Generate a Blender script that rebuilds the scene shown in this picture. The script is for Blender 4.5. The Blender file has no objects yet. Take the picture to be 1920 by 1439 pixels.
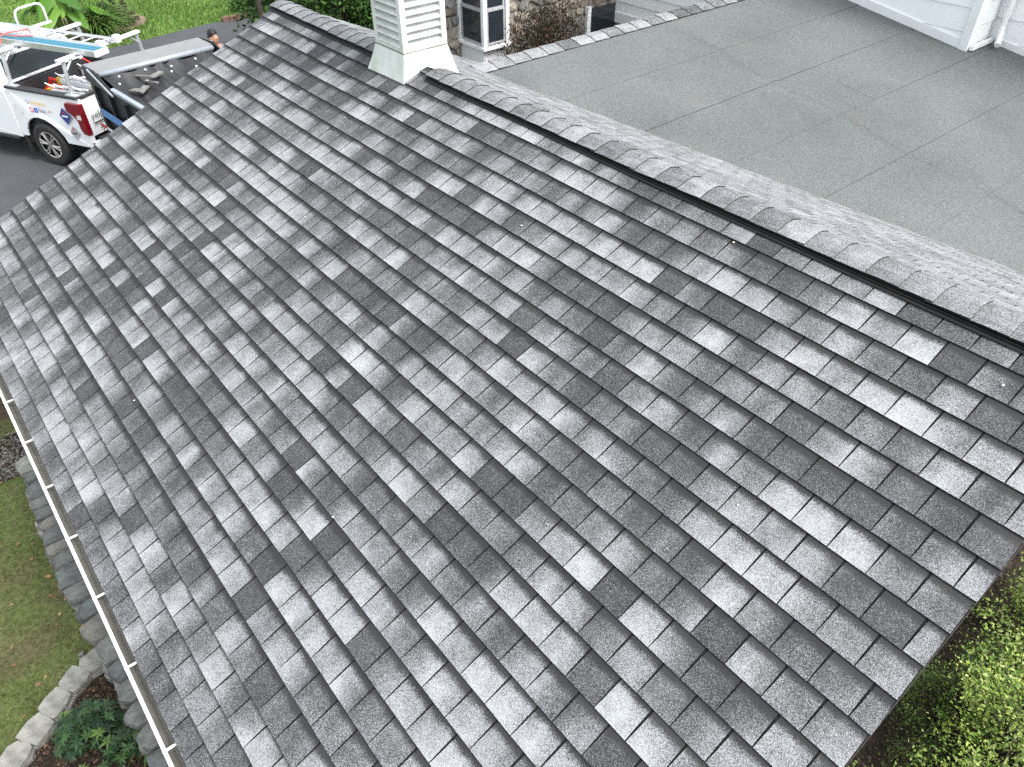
import bpy, bmesh, math, random
import numpy as np
from mathutils import Vector, Matrix
from mathutils.geometry import tessellate_polygon

# ------------------------------------------------------------------ scene, camera, light
scene = bpy.context.scene
COL = scene.collection
CAM = Vector((0, 0, 6.0))                       # driveway level is z = 0
cam_d = bpy.data.cameras.new('camera')
cam = bpy.data.objects.new('camera', cam_d); COL.objects.link(cam)
RX = Vector((-0.63646375, -0.77123692, -0.01036828))
RY = -Vector((-0.49916007, 0.42210564, -0.75674702))
RZ = -Vector((0.58800775, -0.47646662, -0.65362562))
cam.matrix_world = Matrix(((RX.x, RY.x, RZ.x, CAM.x), (RX.y, RY.y, RZ.y, CAM.y), (RX.z, RY.z, RZ.z, CAM.z), (0, 0, 0, 1)))
cam_d.sensor_width = 36.0; cam_d.lens = 36.0 * 1393.65 / 1920.0
cam_d.clip_start = 0.05; cam_d.clip_end = 600
scene.camera = cam

SUN_EL, SUN_AZ = math.radians(54), math.radians(200)     # direction towards the sun (az from +x, counter-clockwise)
world = bpy.data.worlds.new('World'); scene.world = world; world.use_nodes = True
wn = world.node_tree.nodes; wl = world.node_tree.links
bg = wn['Background']; sky = wn.new('ShaderNodeTexSky'); sky.sky_type = 'NISHITA'; sky.sun_disc = False
sky.sun_elevation = SUN_EL; sky.sun_rotation = math.radians(90) - SUN_AZ
sky.air_density = 1.0; sky.dust_density = 3.5; sky.ozone_density = 1.0
hsv = wn.new('ShaderNodeHueSaturation'); hsv.inputs['Saturation'].default_value = 0.32; hsv.inputs['Hue'].default_value = 0.475
wl.new(sky.outputs[0], hsv.inputs['Color']); wl.new(hsv.outputs[0], bg.inputs['Color'])
bg.inputs['Strength'].default_value = 0.15
sd = bpy.data.lights.new('sun', 'SUN'); sun = bpy.data.objects.new('sun', sd); COL.objects.link(sun)
sd.energy = 1.1; sd.angle = math.radians(20); sd.color = (1.0, 0.965, 0.92)
SDIR = Vector((math.cos(SUN_EL) * math.cos(SUN_AZ), math.cos(SUN_EL) * math.sin(SUN_AZ), math.sin(SUN_EL)))
sun.rotation_euler = SDIR.to_track_quat('Z', 'Y').to_euler(); sun.location = SDIR * 40
scene.view_settings.view_transform = 'Standard'; scene.view_settings.look = 'None'
scene.view_settings.exposure = 1.50; scene.view_settings.gamma = 1.0
scene.view_settings.use_curve_mapping = False
scene.cycles.use_denoising = False
scene.cycles.max_bounces = 6
scene.cycles.diffuse_bounces = 3
scene.cycles.transparent_max_bounces = 6

rng = np.random.RandomState(7)
random.seed(7)
Z0 = 6.0

# ------------------------------------------------------------------ materials
MATS = {}
def new_mat(name):
    m = bpy.data.materials.new(name); m.use_nodes = True
    MATS[name] = m
    return m, m.node_tree.nodes, m.node_tree.links, m.node_tree.nodes['Principled BSDF']
def ramp(n, pts):
    r = n.new('ShaderNodeValToRGB'); e = r.color_ramp.elements
    while len(e) < len(pts): e.new(0.5)
    for i, (p, c) in enumerate(pts):
        e[i].position = p; e[i].color = (*c, 1) if len(c) == 3 else c
    return r
def simple(name, c, rough=0.5, metal=0.0, var=0.12, scale=6.0, bump=0.0, bscale=60.0, spec=0.5, c2=None, coat=0.0, detail=5):
    """Plain paint/metal/fabric with cloudy wear, from object coordinates."""
    m, n, l, b = new_mat(name)
    tc = n.new('ShaderNodeTexCoord'); no = n.new('ShaderNodeTexNoise')
    no.inputs['Scale'].default_value = scale; no.inputs['Detail'].default_value = detail
    l.new(tc.outputs['Object'], no.inputs['Vector'])
    lo = c2 if c2 else tuple(max(0, x * (1 - var)) for x in c)
    hi = tuple(min(1, x * (1 + var)) for x in c) if not c2 else c
    r = ramp(n, [(0.3, lo), (0.7, hi)])
    l.new(no.outputs['Fac'], r.inputs[0]); l.new(r.outputs[0], b.inputs['Base Color'])
    b.inputs['Roughness'].default_value = rough; b.inputs['Metallic'].default_value = metal
    b.inputs['Specular IOR Level'].default_value = spec; b.inputs['Coat Weight'].default_value = coat
    if bump:
        n2 = n.new('ShaderNodeTexNoise'); n2.inputs['Scale'].default_value = bscale; n2.inputs['Detail'].default_value = 6
        l.new(tc.outputs['Object'], n2.inputs['Vector'])
        bu = n.new('ShaderNodeBump'); bu.inputs['Strength'].default_value = bump; bu.inputs['Distance'].default_value = 0.01
        l.new(n2.outputs['Fac'], bu.inputs['Height']); l.new(bu.outputs[0], b.inputs['Normal'])
    return m
def leaf_mat(name, rough=0.5, trans=0.25, spec=0.35):
    """Foliage: colour from the per-leaf attribute 'col', some light passing through."""
    m, n, l, b = new_mat(name)
    a = n.new('ShaderNodeAttribute'); a.attribute_name = 'col'
    l.new(a.outputs['Color'], b.inputs['Base Color'])
    b.inputs['Roughness'].default_value = rough; b.inputs['Specular IOR Level'].default_value = spec
    t = n.new('ShaderNodeBsdfTranslucent'); l.new(a.outputs['Color'], t.inputs['Color'])
    mx = n.new('ShaderNodeMixShader'); mx.inputs[0].default_value = trans
    l.new(b.outputs[0], mx.inputs[1]); l.new(t.outputs[0], mx.inputs[2])
    l.new(mx.outputs[0], n['Material Output'].inputs['Surface'])
    return m

def shingle_mat(name, light=(0.376, 0.391, 0.404), dark=(0.021, 0.0213, 0.0225)):
    """Mineral granules: each tiny cell is a pale or a dark granule; 'tone' (per corner) is the share of pale ones."""
    m, n, l, b = new_mat(name)
    def math_(op, a, c=None, clamp=False):
        x = n.new('ShaderNodeMath'); x.operation = op; x.use_clamp = clamp
        for i, v in enumerate((a, c)):
            if v is None: continue
            if isinstance(v, (int, float)): x.inputs[i].default_value = v
            else: l.new(v, x.inputs[i])
        return x.outputs[0]
    uvm = n.new('ShaderNodeUVMap'); uvm.uv_map = 'metres'
    st = n.new('ShaderNodeUVMap'); st.uv_map = 'tab'
    at = n.new('ShaderNodeAttribute'); at.attribute_name = 'tone'
    sep = n.new('ShaderNodeSeparateColor'); l.new(at.outputs['Color'], sep.inputs[0])
    tone, hue, band0 = sep.outputs[0], sep.outputs[1], sep.outputs[2]
    sx = n.new('ShaderNodeSeparateXYZ'); l.new(st.outputs[0], sx.inputs[0])
    def vor(scale):
        v = n.new('ShaderNodeTexVoronoi'); v.voronoi_dimensions = '2D'; v.inputs['Scale'].default_value = scale
        l.new(uvm.outputs[0], v.inputs['Vector'])
        s = n.new('ShaderNodeSeparateColor'); l.new(v.outputs['Color'], s.inputs[0]); return s.outputs[0], v
    g1, _ = vor(620.0); g2, _ = vor(300.0)
    bl = n.new('ShaderNodeTexNoise'); bl.noise_dimensions = '2D'; bl.inputs['Scale'].default_value = 9.0; bl.inputs['Detail'].default_value = 1
    l.new(uvm.outputs[0], bl.inputs['Vector'])
    # blotches
    blo = math_('MULTIPLY', math_('SUBTRACT', bl.outputs['Fac'], 0.5), 0.30)
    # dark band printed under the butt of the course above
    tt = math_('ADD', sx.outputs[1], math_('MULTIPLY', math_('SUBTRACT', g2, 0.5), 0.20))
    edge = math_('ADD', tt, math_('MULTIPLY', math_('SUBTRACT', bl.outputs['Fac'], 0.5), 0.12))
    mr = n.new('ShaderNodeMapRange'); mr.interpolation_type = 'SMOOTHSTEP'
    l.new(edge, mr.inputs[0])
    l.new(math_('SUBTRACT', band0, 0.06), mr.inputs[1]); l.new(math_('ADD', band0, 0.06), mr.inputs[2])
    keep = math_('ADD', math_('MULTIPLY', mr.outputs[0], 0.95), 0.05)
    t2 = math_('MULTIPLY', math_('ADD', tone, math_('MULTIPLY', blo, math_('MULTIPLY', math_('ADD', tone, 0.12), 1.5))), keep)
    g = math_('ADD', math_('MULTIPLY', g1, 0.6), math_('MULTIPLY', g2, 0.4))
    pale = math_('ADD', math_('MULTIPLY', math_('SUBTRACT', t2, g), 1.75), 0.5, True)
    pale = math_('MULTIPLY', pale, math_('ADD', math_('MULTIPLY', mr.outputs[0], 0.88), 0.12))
    mix = n.new('ShaderNodeMix'); mix.data_type = 'RGBA'
    l.new(pale, mix.inputs['Factor'])
    dm = n.new('ShaderNodeMix'); dm.data_type = 'RGBA'; l.new(hue, dm.inputs['Factor'])
    dm.inputs['A'].default_value = (*dark, 1); dm.inputs['B'].default_value = (dark[0] * 1.5, dark[1] * 1.5, dark[2] * 1.48, 1)
    l.new(dm.outputs['Result'], mix.inputs['A']); mix.inputs['B'].default_value = (*light, 1)
    # weathering: slow drift over the whole slope
    big = n.new('ShaderNodeTexNoise'); big.noise_dimensions = '2D'; big.inputs['Scale'].default_value = 0.9; big.inputs['Detail'].default_value = 4
    l.new(uvm.outputs[0], big.inputs['Vector'])
    mul = n.new('ShaderNodeMix'); mul.data_type = 'RGBA'; mul.blend_type = 'MULTIPLY'; mul.inputs['Factor'].default_value = 1.0
    rr = ramp(n, [(0.3, (0.90, 0.90, 0.90)), (0.7, (1.04, 1.04, 1.04))]); l.new(big.outputs['Fac'], rr.inputs[0])
    l.new(mix.outputs['Result'], mul.inputs['A']); l.new(rr.outputs[0], mul.inputs['B'])
    l.new(mul.outputs['Result'], b.inputs['Base Color'])
    b.inputs['Roughness'].default_value = 0.62; b.inputs['Specular IOR Level'].default_value = 0.22
    bu = n.new('ShaderNodeBump'); bu.inputs['Strength'].default_value = 0.35; bu.inputs['Distance'].default_value = 0.0012
    l.new(g1, bu.inputs['Height']); l.new(bu.outputs[0], b.inputs['Normal'])
    return m
SHINGLE = shingle_mat('granule_shingle')
ASPHALT_EDGE = simple('asphalt_cut_edge', (0.010, 0.010, 0.011), 0.9, var=0.3, scale=40)
UNDERLAY = simple('dark_shingle_headlap', (0.012, 0.0125, 0.0135), 0.9, spec=0.15, var=0.35, scale=220, bump=0.2, bscale=400)
BLACKPLASTIC = simple('black_vent_plastic', (0.008, 0.008, 0.009), 0.55, spec=0.3, var=0.2, scale=30)
VENTMESH = simple('black_vent_mesh', (0.006, 0.006, 0.006), 0.95, var=0.4, scale=120, bump=0.8, bscale=260)
WHITE = simple('white_painted_trim', (0.80, 0.81, 0.82), 0.38, var=0.04, scale=3)
VINYL = simple('white_vinyl_siding', (0.84, 0.86, 0.87), 0.42, var=0.03, scale=2.2)
def cupola_mat():
    m, n, l, b = new_mat('weathered_white_paint')
    tc = n.new('ShaderNodeTexCoord'); no = n.new('ShaderNodeTexNoise'); no.inputs['Scale'].default_value = 5; no.inputs['Detail'].default_value = 8; no.inputs['Roughness'].default_value = 0.65
    mp = n.new('ShaderNodeMapping'); mp.inputs['Scale'].default_value = (1, 1, 0.45)
    l.new(tc.outputs['Object'], mp.inputs[0]); l.new(mp.outputs[0], no.inputs['Vector'])
    r = ramp(n, [(0.30, (0.44, 0.475, 0.42)), (0.5, (0.60, 0.625, 0.61)), (0.75, (0.70, 0.71, 0.71))])
    l.new(no.outputs['Fac'], r.inputs[0])
    n2 = n.new('ShaderNodeTexNoise'); n2.inputs['Scale'].default_value = 55; n2.inputs['Detail'].default_value = 4
    l.new(tc.outputs['Object'], n2.inputs['Vector'])
    r2 = ramp(n, [(0.68, (1, 1, 1)), (0.74, (0.45, 0.43, 0.38))]); l.new(n2.outputs['Fac'], r2.inputs[0])
    mu = n.new('ShaderNodeMix'); mu.data_type = 'RGBA'; mu.blend_type = 'MULTIPLY'; mu.inputs['Factor'].default_value = 0.8
    l.new(r.outputs[0], mu.inputs['A']); l.new(r2.outputs[0], mu.inputs['B']); l.new(mu.outputs['Result'], b.inputs['Base Color'])
    b.inputs['Roughness'].default_value = 0.5
    return m
CUPOLA = cupola_mat()
GUTTER_IN = simple('gutter_trough_grime', (0.19, 0.188, 0.168), 0.55, var=0.3, scale=9, c2=(0.125, 0.123, 0.108))
def membrane_mat():
    m, n, l, b = new_mat('mineral_roof_membrane')
    tc = n.new('ShaderNodeNewGeometry')
    v = n.new('ShaderNodeTexVoronoi'); v.inputs['Scale'].default_value = 190; l.new(tc.outputs['Position'], v.inputs['Vector'])
    s = n.new('ShaderNodeSeparateColor'); l.new(v.outputs['Color'], s.inputs[0])
    v2 = n.new('ShaderNodeTexNoise'); v2.inputs['Scale'].default_value = 75; v2.inputs['Detail'].default_value = 5; l.new(tc.outputs['Position'], v2.inputs['Vector'])
    ad = n.new('ShaderNodeMath'); ad.operation = 'MULTIPLY_ADD'; ad.inputs[1].default_value = 0.5; l.new(s.outputs[0], ad.inputs[0])
    mm = n.new('ShaderNodeMath'); mm.operation = 'MULTIPLY'; mm.inputs[1].default_value = 0.5; l.new(v2.outputs['Fac'], mm.inputs[0]); l.new(mm.outputs[0], ad.inputs[2])
    r = ramp(n, [(0.15, (0.040, 0.046, 0.045)), (0.5, (0.108, 0.120, 0.116)), (0.85, (0.215, 0.234, 0.227))]); l.new(ad.outputs[0], r.inputs[0])
    big = n.new('ShaderNodeTexNoise'); big.inputs['Scale'].default_value = 0.7; big.inputs['Detail'].default_value = 6; l.new(tc.outputs['Position'], big.inputs['Vector'])
    r2 = ramp(n, [(0.32, (0.82, 0.82, 0.82)), (0.62, (1.04, 1.04, 1.04))]); l.new(big.outputs['Fac'], r2.inputs[0])
    rust = n.new('ShaderNodeTexNoise'); rust.inputs['Scale'].default_value = 1.7; rust.inputs['Detail'].default_value = 3; l.new(tc.outputs['Position'], rust.inputs['Vector'])
    r3 = ramp(n, [(0.70, (1, 1, 1)), (0.80, (1.18, 0.97, 0.86))]); l.new(rust.outputs['Fac'], r3.inputs[0])
    a = n.new('ShaderNodeMix'); a.data_type = 'RGBA'; a.blend_type = 'MULTIPLY'; a.inputs['Factor'].default_value = 1
    l.new(r.outputs[0], a.inputs['A']); l.new(r2.outputs[0], a.inputs['B'])
    c = n.new('ShaderNodeMix'); c.data_type = 'RGBA'; c.blend_type = 'MULTIPLY'; c.inputs['Factor'].default_value = 1
    l.new(a.outputs['Result'], c.inputs['A']); l.new(r3.outputs[0], c.inputs['B'])
    l.new(c.outputs['Result'], b.inputs['Base Color']); b.inputs['Roughness'].default_value = 0.8; b.inputs['Specular IOR Level'].default_value = 0.3
    bu = n.new('ShaderNodeBump'); bu.inputs['Strength'].default_value = 0.4; bu.inputs['Distance'].default_value = 0.002
    l.new(s.outputs[0], bu.inputs['Height']); l.new(bu.outputs[0], b.inputs['Normal'])
    return m
MEMBRANE = membrane_mat()
FIELDSTONE = [simple('fieldstone_%d' % i, c, 0.85, var=0.3, scale=7, bump=0.5, bscale=25) for i, c in enumerate(
    [(0.19, 0.16, 0.125), (0.24, 0.205, 0.165), (0.13, 0.115, 0.10), (0.16, 0.155, 0.15), (0.28, 0.25, 0.205)])]
MORTAR = simple('wall_mortar', (0.20, 0.18, 0.155), 0.95, var=0.25, scale=20, bump=0.4)
FLAGSTONE = [simple('bluestone_%d' % i, c, 0.85, var=0.38, scale=11, bump=0.9, bscale=30) for i, c in enumerate(
    [(0.125, 0.128, 0.120), (0.165, 0.166, 0.152), (0.098, 0.104, 0.100), (0.135, 0.130, 0.115), (0.195, 0.193, 0.176)])]
GLASS = simple('dark_window_glass', (0.022, 0.028, 0.036), 0.08, var=0.2, scale=2, spec=0.7)
GREYFRAME = simple('grey_window_sash', (0.34, 0.35, 0.36), 0.5, var=0.08)
TARMAC = simple('asphalt_driveway', (0.060, 0.064, 0.072), 0.85, var=0.18, scale=1.3, bump=0.5, bscale=180, c2=(0.046, 0.048, 0.053), detail=8)
def ground_mat(name, cols, scales):
    m, n, l, b = new_mat(name)
    tc = n.new('ShaderNodeTexCoord')
    a = n.new('ShaderNodeTexNoise'); a.inputs['Scale'].default_value = scales[0]; a.inputs['Detail'].default_value = 8; a.inputs['Roughness'].default_value = 0.62
    c = n.new('ShaderNodeTexNoise'); c.inputs['Scale'].default_value = scales[1]; c.inputs['Detail'].default_value = 6
    l.new(tc.outputs['Object'], a.inputs['Vector']); l.new(tc.outputs['Object'], c.inputs['Vector'])
    k = len(cols) - 1
    r = ramp(n, [(0.30 + 0.4 * i / k, cc) for i, cc in enumerate(cols)]); l.new(a.outputs['Fac'], r.inputs[0])
    r2 = ramp(n, [(0.3, (0.6, 0.6, 0.6)), (0.7, (1.25, 1.25, 1.25))]); l.new(c.outputs['Fac'], r2.inputs[0])
    mu = n.new('ShaderNodeMix'); mu.data_type = 'RGBA'; mu.blend_type = 'MULTIPLY'; mu.inputs['Factor'].default_value = 1
    l.new(r.outputs[0], mu.inputs['A']); l.new(r2.outputs[0], mu.inputs['B']); l.new(mu.outputs['Result'], b.inputs['Base Color'])
    b.inputs['Roughness'].default_value = 0.95; b.inputs['Specular IOR Level'].default_value = 0.15
    bu = n.new('ShaderNodeBump'); bu.inputs['Strength'].default_value = 0.7; bu.inputs['Distance'].default_value = 0.03
    l.new(c.outputs['Fac'], bu.inputs['Height']); l.new(bu.outputs[0], b.inputs['Normal'])
    return m
LAWNSOIL = ground_mat('lawn_ground', [(0.095, 0.072, 0.048), (0.092, 0.090, 0.042), (0.085, 0.112, 0.036), (0.125, 0.122, 0.056)], (1.1, 26))
FARLAWN = ground_mat('bright_lawn_ground', [(0.085, 0.155, 0.030), (0.115, 0.20, 0.042), (0.145, 0.225, 0.055)], (1.3, 16))
MULCH = ground_mat('dark_mulch', [(0.012, 0.010, 0.008), (0.028, 0.022, 0.016), (0.060, 0.048, 0.036)], (14, 60))
LEAF = leaf_mat('leaf_foliage'); GRASS = leaf_mat('grass_blade', 0.55, 0.3, 0.25); DARKLEAF = leaf_mat('dark_glossy_leaf', 0.32, 0.12, 0.5)
BARK = simple('dark_bark', (0.045, 0.034, 0.026), 0.9, var=0.4, scale=14, bump=0.6)
CARWHITE = simple('white_car_paint', (0.80, 0.82, 0.84), 0.22, var=0.015, scale=2, coat=0.6)
BLACKRUB = simple('black_rubber', (0.018, 0.018, 0.019), 0.75, var=0.25, scale=30)
BLACKTRIM = simple('black_bed_plastic', (0.030, 0.031, 0.034), 0.55, var=0.25, scale=12)
ALU = simple('brushed_aluminium', (0.62, 0.63, 0.65), 0.35, metal=0.75, var=0.1, scale=18)
WHITEMETAL = simple('white_powder_coat', (0.74, 0.75, 0.77), 0.35, var=0.06, scale=9)
TEAL = simple('teal_fibreglass', (0.006, 0.15, 0.235), 0.4, var=0.12, scale=12)
REDPL = simple('red_plastic', (0.62, 0.030, 0.018), 0.4, var=0.12, scale=10)
YELPL = simple('yellow_plastic', (0.70, 0.42, 0.03), 0.45, var=0.1, scale=10)
TAILRED = simple('red_tail_lens', (0.17, 0.004, 0.009), 0.12, var=0.2, scale=14, spec=0.8)
LENSWHITE = simple('clear_lens', (0.65, 0.62, 0.6), 0.12, var=0.1)
RIM = simple('machined_alloy', (0.50, 0.47, 0.44), 0.3, metal=0.8, var=0.1, scale=12)
DARKIRON = simple('dark_cast_iron', (0.03, 0.03, 0.032), 0.6, var=0.3)
TRAILERBLACK = simple('black_trailer_paint', (0.014, 0.014, 0.016), 0.35, var=0.3, scale=5)
HOODGREY = simple('grey_galvanised_sheet', (0.19, 0.193, 0.193), 0.55, var=0.08, scale=4)
TARP = simple('black_mesh_tarp', (0.020, 0.021, 0.024), 0.45, var=0.25, scale=7, bump=0.5, bscale=120)
RAILGREY = simple('pale_steel_rail', (0.32, 0.35, 0.39), 0.45, metal=0.3, var=0.1)
BLUEPAINT = simple('blue_stripe_paint', (0.10, 0.24, 0.52), 0.4, var=0.1)
PINK = simple('pink_icon', (0.70, 0.20, 0.22), 0.5); FBBLUE = simple('blue_icon', (0.03, 0.15, 0.50), 0.5)
NAVY = simple('navy_sticker', (0.030, 0.050, 0.20), 0.4); STICKGREY = simple('silver_sticker', (0.36, 0.34, 0.34), 0.4)
INK = simple('dark_lettering', (0.035, 0.033, 0.035), 0.6); REDINK = simple('red_lettering', (0.55, 0.04, 0.03), 0.5); GOLD = simple('gold_star', (0.85, 0.55, 0.12), 0.5)
GREYINK = simple('pale_grey_lettering', (0.58, 0.60, 0.62), 0.5)
SKIN = simple('skin', (0.42, 0.22, 0.145), 0.5, var=0.08, scale=14); HAIR = simple('black_hair', (0.008, 0.007, 0.007), 0.5, var=0.4, scale=80, bump=0.6, bscale=200)
SHIRT = simple('slate_blue_cotton', (0.10, 0.145, 0.18), 0.9, var=0.15, scale=9, bump=0.3); TROUSER = simple('dark_work_trousers', (0.03, 0.03, 0.035), 0.9, var=0.2); SHOE = simple('brown_boot', (0.06, 0.035, 0.02), 0.7)
EYEW = simple('eye_white', (0.7, 0.7, 0.68), 0.2); EYEB = simple('eye_dark', (0.01, 0.008, 0.006), 0.2)
TIMBER = simple('aged_brown_timber', (0.085, 0.060, 0.042), 0.85, var=0.35, scale=7, bump=0.4); TANCONC = simple('tan_concrete', (0.42, 0.34, 0.26), 0.9, var=0.12, scale=12, bump=0.3)
BRICKEDGE = simple('brown_brick_edging', (0.15, 0.085, 0.065), 0.9, var=0.25, scale=10, bump=0.4)
SCRAP = simple('grey_weathered_wood', (0.17, 0.165, 0.155), 0.85, var=0.2, scale=14)
GRAVELM = leaf_mat('gravel_stone', 0.9, 0.0, 0.2)

# ------------------------------------------------------------------ mesh helpers
class G:
    """Collects faces; build() links them as ONE mesh object."""
    def __init__(s): s.v = []; s.f = []; s.m = []
    def quad(s, *p, mi=0):
        k = len(s.v); s.v += [tuple(x) for x in p]; s.f.append(tuple(range(k, k + len(p)))); s.m.append(mi); return s
    def box(s, c, d, R=None, mi=0):
        c = Vector(c); k = len(s.v)
        for x in (-.5, .5):
            for y in (-.5, .5):
                for z in (-.5, .5):
                    p = Vector((x * d[0], y * d[1], z * d[2]))
                    s.v.append(tuple(c + (R @ p if R else p)))
        for q in ((0, 1, 3, 2), (4, 6, 7, 5), (0, 4, 5, 1), (2, 3, 7, 6), (0, 2, 6, 4), (1, 5, 7, 3)):
            s.f.append(tuple(k + i for i in q)); s.m.append(mi)
        return s
    def tube(s, pts, r, n=8, mi=0, cap=True):
        pts = [Vector(p) for p in pts]; rs = r if isinstance(r, (list, tuple)) else [r] * len(pts)
        k = len(s.v); prev = None
        for i, p in enumerate(pts):
            t = (pts[min(i + 1, len(pts) - 1)] - pts[max(i - 1, 0)]).normalized()
            a = prev - t * prev.dot(t) if prev else (Vector((0, 0, 1)).cross(t) if abs(t.z) < .9 else Vector((1, 0, 0)).cross(t))
            a.normalize(); prev = a; b = t.cross(a)
            for j in range(n):
                an = 2 * math.pi * j / n; s.v.append(tuple(p + (a * math.cos(an) + b * math.sin(an)) * rs[i]))
        for i in range(len(pts) - 1):
            for j in range(n):
                s.f.append((k + i * n + j, k + i * n + (j + 1) % n, k + (i + 1) * n + (j + 1) % n, k + (i + 1) * n + j)); s.m.append(mi)
        if cap:
            s.f.append(tuple(k + j for j in reversed(range(n)))); s.m.append(mi)
            s.f.append(tuple(k + (len(pts) - 1) * n + j for j in range(n))); s.m.append(mi)
        return s
    def prism(s, poly, fn0, fn1, mi=0, mside=None):
        """poly of 2D points, mapped by fn0/fn1 to the two faces."""
        k = len(s.v); n = len(poly)
        s.v += [tuple(fn0(*p)) for p in poly] + [tuple(fn1(*p)) for p in poly]
        for t in tessellate_polygon([[Vector((p[0], p[1], 0)) for p in poly]]):
            s.f.append((k + t[0], k + t[1], k + t[2])); s.m.append(mi)
            s.f.append((k + n + t[2], k + n + t[1], k + n + t[0])); s.m.append(mi)
        for i in range(n):
            j = (i + 1) % n; s.f.append((k + i, k + j, k + n + j, k + n + i)); s.m.append(mi if mside is None else mside)
        return s
    def loft(s, rings, mi=0, cap=True, closed=True):
        k = len(s.v); n = len(rings[0])
        for r in rings: s.v += [tuple(p) for p in r]
        for i in range(len(rings) - 1):
            for j in range(n if closed else n - 1):
                s.f.append((k + i * n + j, k + i * n + (j + 1) % n, k + (i + 1) * n + (j + 1) % n, k + (i + 1) * n + j)); s.m.append(mi)
        if cap:
            s.f.append(tuple(k + j for j in reversed(range(n)))); s.m.append(mi)
            s.f.append(tuple(k + (len(rings) - 1) * n + j for j in range(n))); s.m.append(mi)
        return s
    def sphere(s, c, r, nu=12, nv=8, mi=0):
        r = r if isinstance(r, (tuple, list)) else (r, r, r)
        rings = []
        for i in range(nv + 1):
            th = math.pi * i / nv; sn = max(math.sin(th), 1e-3)
            rings.append([(c[0] + r[0] * sn * math.cos(2 * math.pi * j / nu), c[1] + r[1] * sn * math.sin(2 * math.pi * j / nu), c[2] - r[2] * math.cos(th)) for j in range(nu)])
        return s.loft(rings, mi, True)
    def mesh(s, name, mats, off=(0, 0, 0), smooth=False):
        me = bpy.data.meshes.new(name)
        me.from_pydata([(v[0] - off[0], v[1] - off[1], v[2] - off[2]) for v in s.v], [], s.f)
        mats = mats if isinstance(mats, (list, tuple)) else [mats]
        for m in mats: me.materials.append(m)
        if len(mats) > 1: me.polygons.foreach_set('material_index', s.m)
        if smooth: me.polygons.foreach_set('use_smooth', [True] * len(s.f))
        bm = bmesh.new(); bm.from_mesh(me); bmesh.ops.recalc_face_normals(bm, faces=bm.faces); bm.to_mesh(me); bm.free()
        me.update(); return me
    def build(s, name, mats, parent=None, smooth=False, bevel=0.0, origin='centre', label=None):
        off = (0, 0, 0)
        if origin == 'centre' and s.v:
            a = np.array(s.v); off = tuple((a.min(0) + a.max(0)) / 2)
        elif origin == 'base' and s.v:
            a = np.array(s.v); off = tuple((a.min(0) + a.max(0)) / 2); off = (off[0], off[1], float(a[:, 2].min()))
        elif isinstance(origin, (tuple, list, Vector)): off = tuple(origin)
        return link(name, s.mesh(name, mats, off, smooth), parent, off, bevel, label)
OFF = {}
def link(name, me, parent=None, off=(0, 0, 0), bevel=0.0, label=None):
    o = bpy.data.objects.new(name, me); COL.objects.link(o)
    po = OFF.get(parent.name, Vector((0, 0, 0))) if parent else Vector((0, 0, 0))
    o.location = Vector(off) - po
    if parent: o.parent = parent
    OFF[o.name] = Vector(off)
    if bevel:
        b = o.modifiers.new('edge', 'BEVEL'); b.width = bevel; b.segments = 2; b.limit_method = 'ANGLE'
    if label: o['label'] = label
    return o
def thing(name, label, cat, loc=(0, 0, 0), rotz=0.0, group=None, world=True):
    """An Empty at the thing's base. world=True: parts are given in world coordinates, else in its own frame."""
    o = bpy.data.objects.new(name, None); COL.objects.link(o); o.location = loc; o.rotation_euler = (0, 0, rotz)
    o.empty_display_size = 0.2
    OFF[o.name] = Vector(loc) if world else Vector((0, 0, 0))
    return tag(o, label, cat, group)
def tag(o, label=None, cat=None, group=None, kind=None):
    if label: o['label'] = label
    if cat: o['category'] = cat
    if group: o['group'] = group
    if kind: o['kind'] = kind
    return o
def np_mesh(name, V, F, mats, cols=None, off=(0, 0, 0)):
    """V (n,3), F (m,k) arrays -> mesh, cols (m,3) per face into 'col'."""
    me = bpy.data.meshes.new(name); n, k = F.shape
    me.vertices.add(len(V)); me.vertices.foreach_set('co', (V - np.array(off)).astype(np.float32).ravel())
    me.loops.add(n * k); me.loops.foreach_set('vertex_index', F.astype(np.int32).ravel())
    me.polygons.add(n); me.polygons.foreach_set('loop_start', np.arange(0, n * k, k, dtype=np.int32)); me.polygons.foreach_set('loop_total', np.full(n, k, dtype=np.int32))
    me.update(calc_edges=True)
    me.materials.append(mats)
    if cols is not None:
        a = me.color_attributes.new('col', 'FLOAT_COLOR', 'CORNER')
        c = np.ones((n, k, 4), np.float32); c[:, :, :3] = cols[:, None, :]; a.data.foreach_set('color', c.ravel())
    return me
def leaves(C, D, N, L, W, bend=0.0):
    """Leaf quads: base C, direction D, face normal N, length L, width W."""
    D = D / np.maximum(np.linalg.norm(D, axis=1, keepdims=True), 1e-6)
    S = np.cross(D, N); S /= np.maximum(np.linalg.norm(S, axis=1, keepdims=True), 1e-6)
    U = np.cross(S, D)
    L = L[:, None]; W = W[:, None]
    mid = C + D * L * 0.45
    V = np.stack([C, mid + S * W * .5 + U * W * .12, C + D * L - U * L * bend, mid - S * W * .5 + U * W * .12], 1).reshape(-1, 3)
    F = np.arange(len(C) * 4).reshape(-1, 4)
    return V, F
def rcol(n, base, var=0.25, r=rng):
    base = np.array(base, float); base = base if base.ndim == 2 else base[None, :]
    c = base[r.randint(0, len(base), n)] * (1 + r.uniform(-var, var, (n, 1))) * (1 + r.uniform(-.08, .08, (n, 3)))
    return np.clip(c, 0.002, 1)
def unit(n, r=rng):
    a = r.normal(size=(n, 3)); return a / np.linalg.norm(a, axis=1, keepdims=True)
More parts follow.
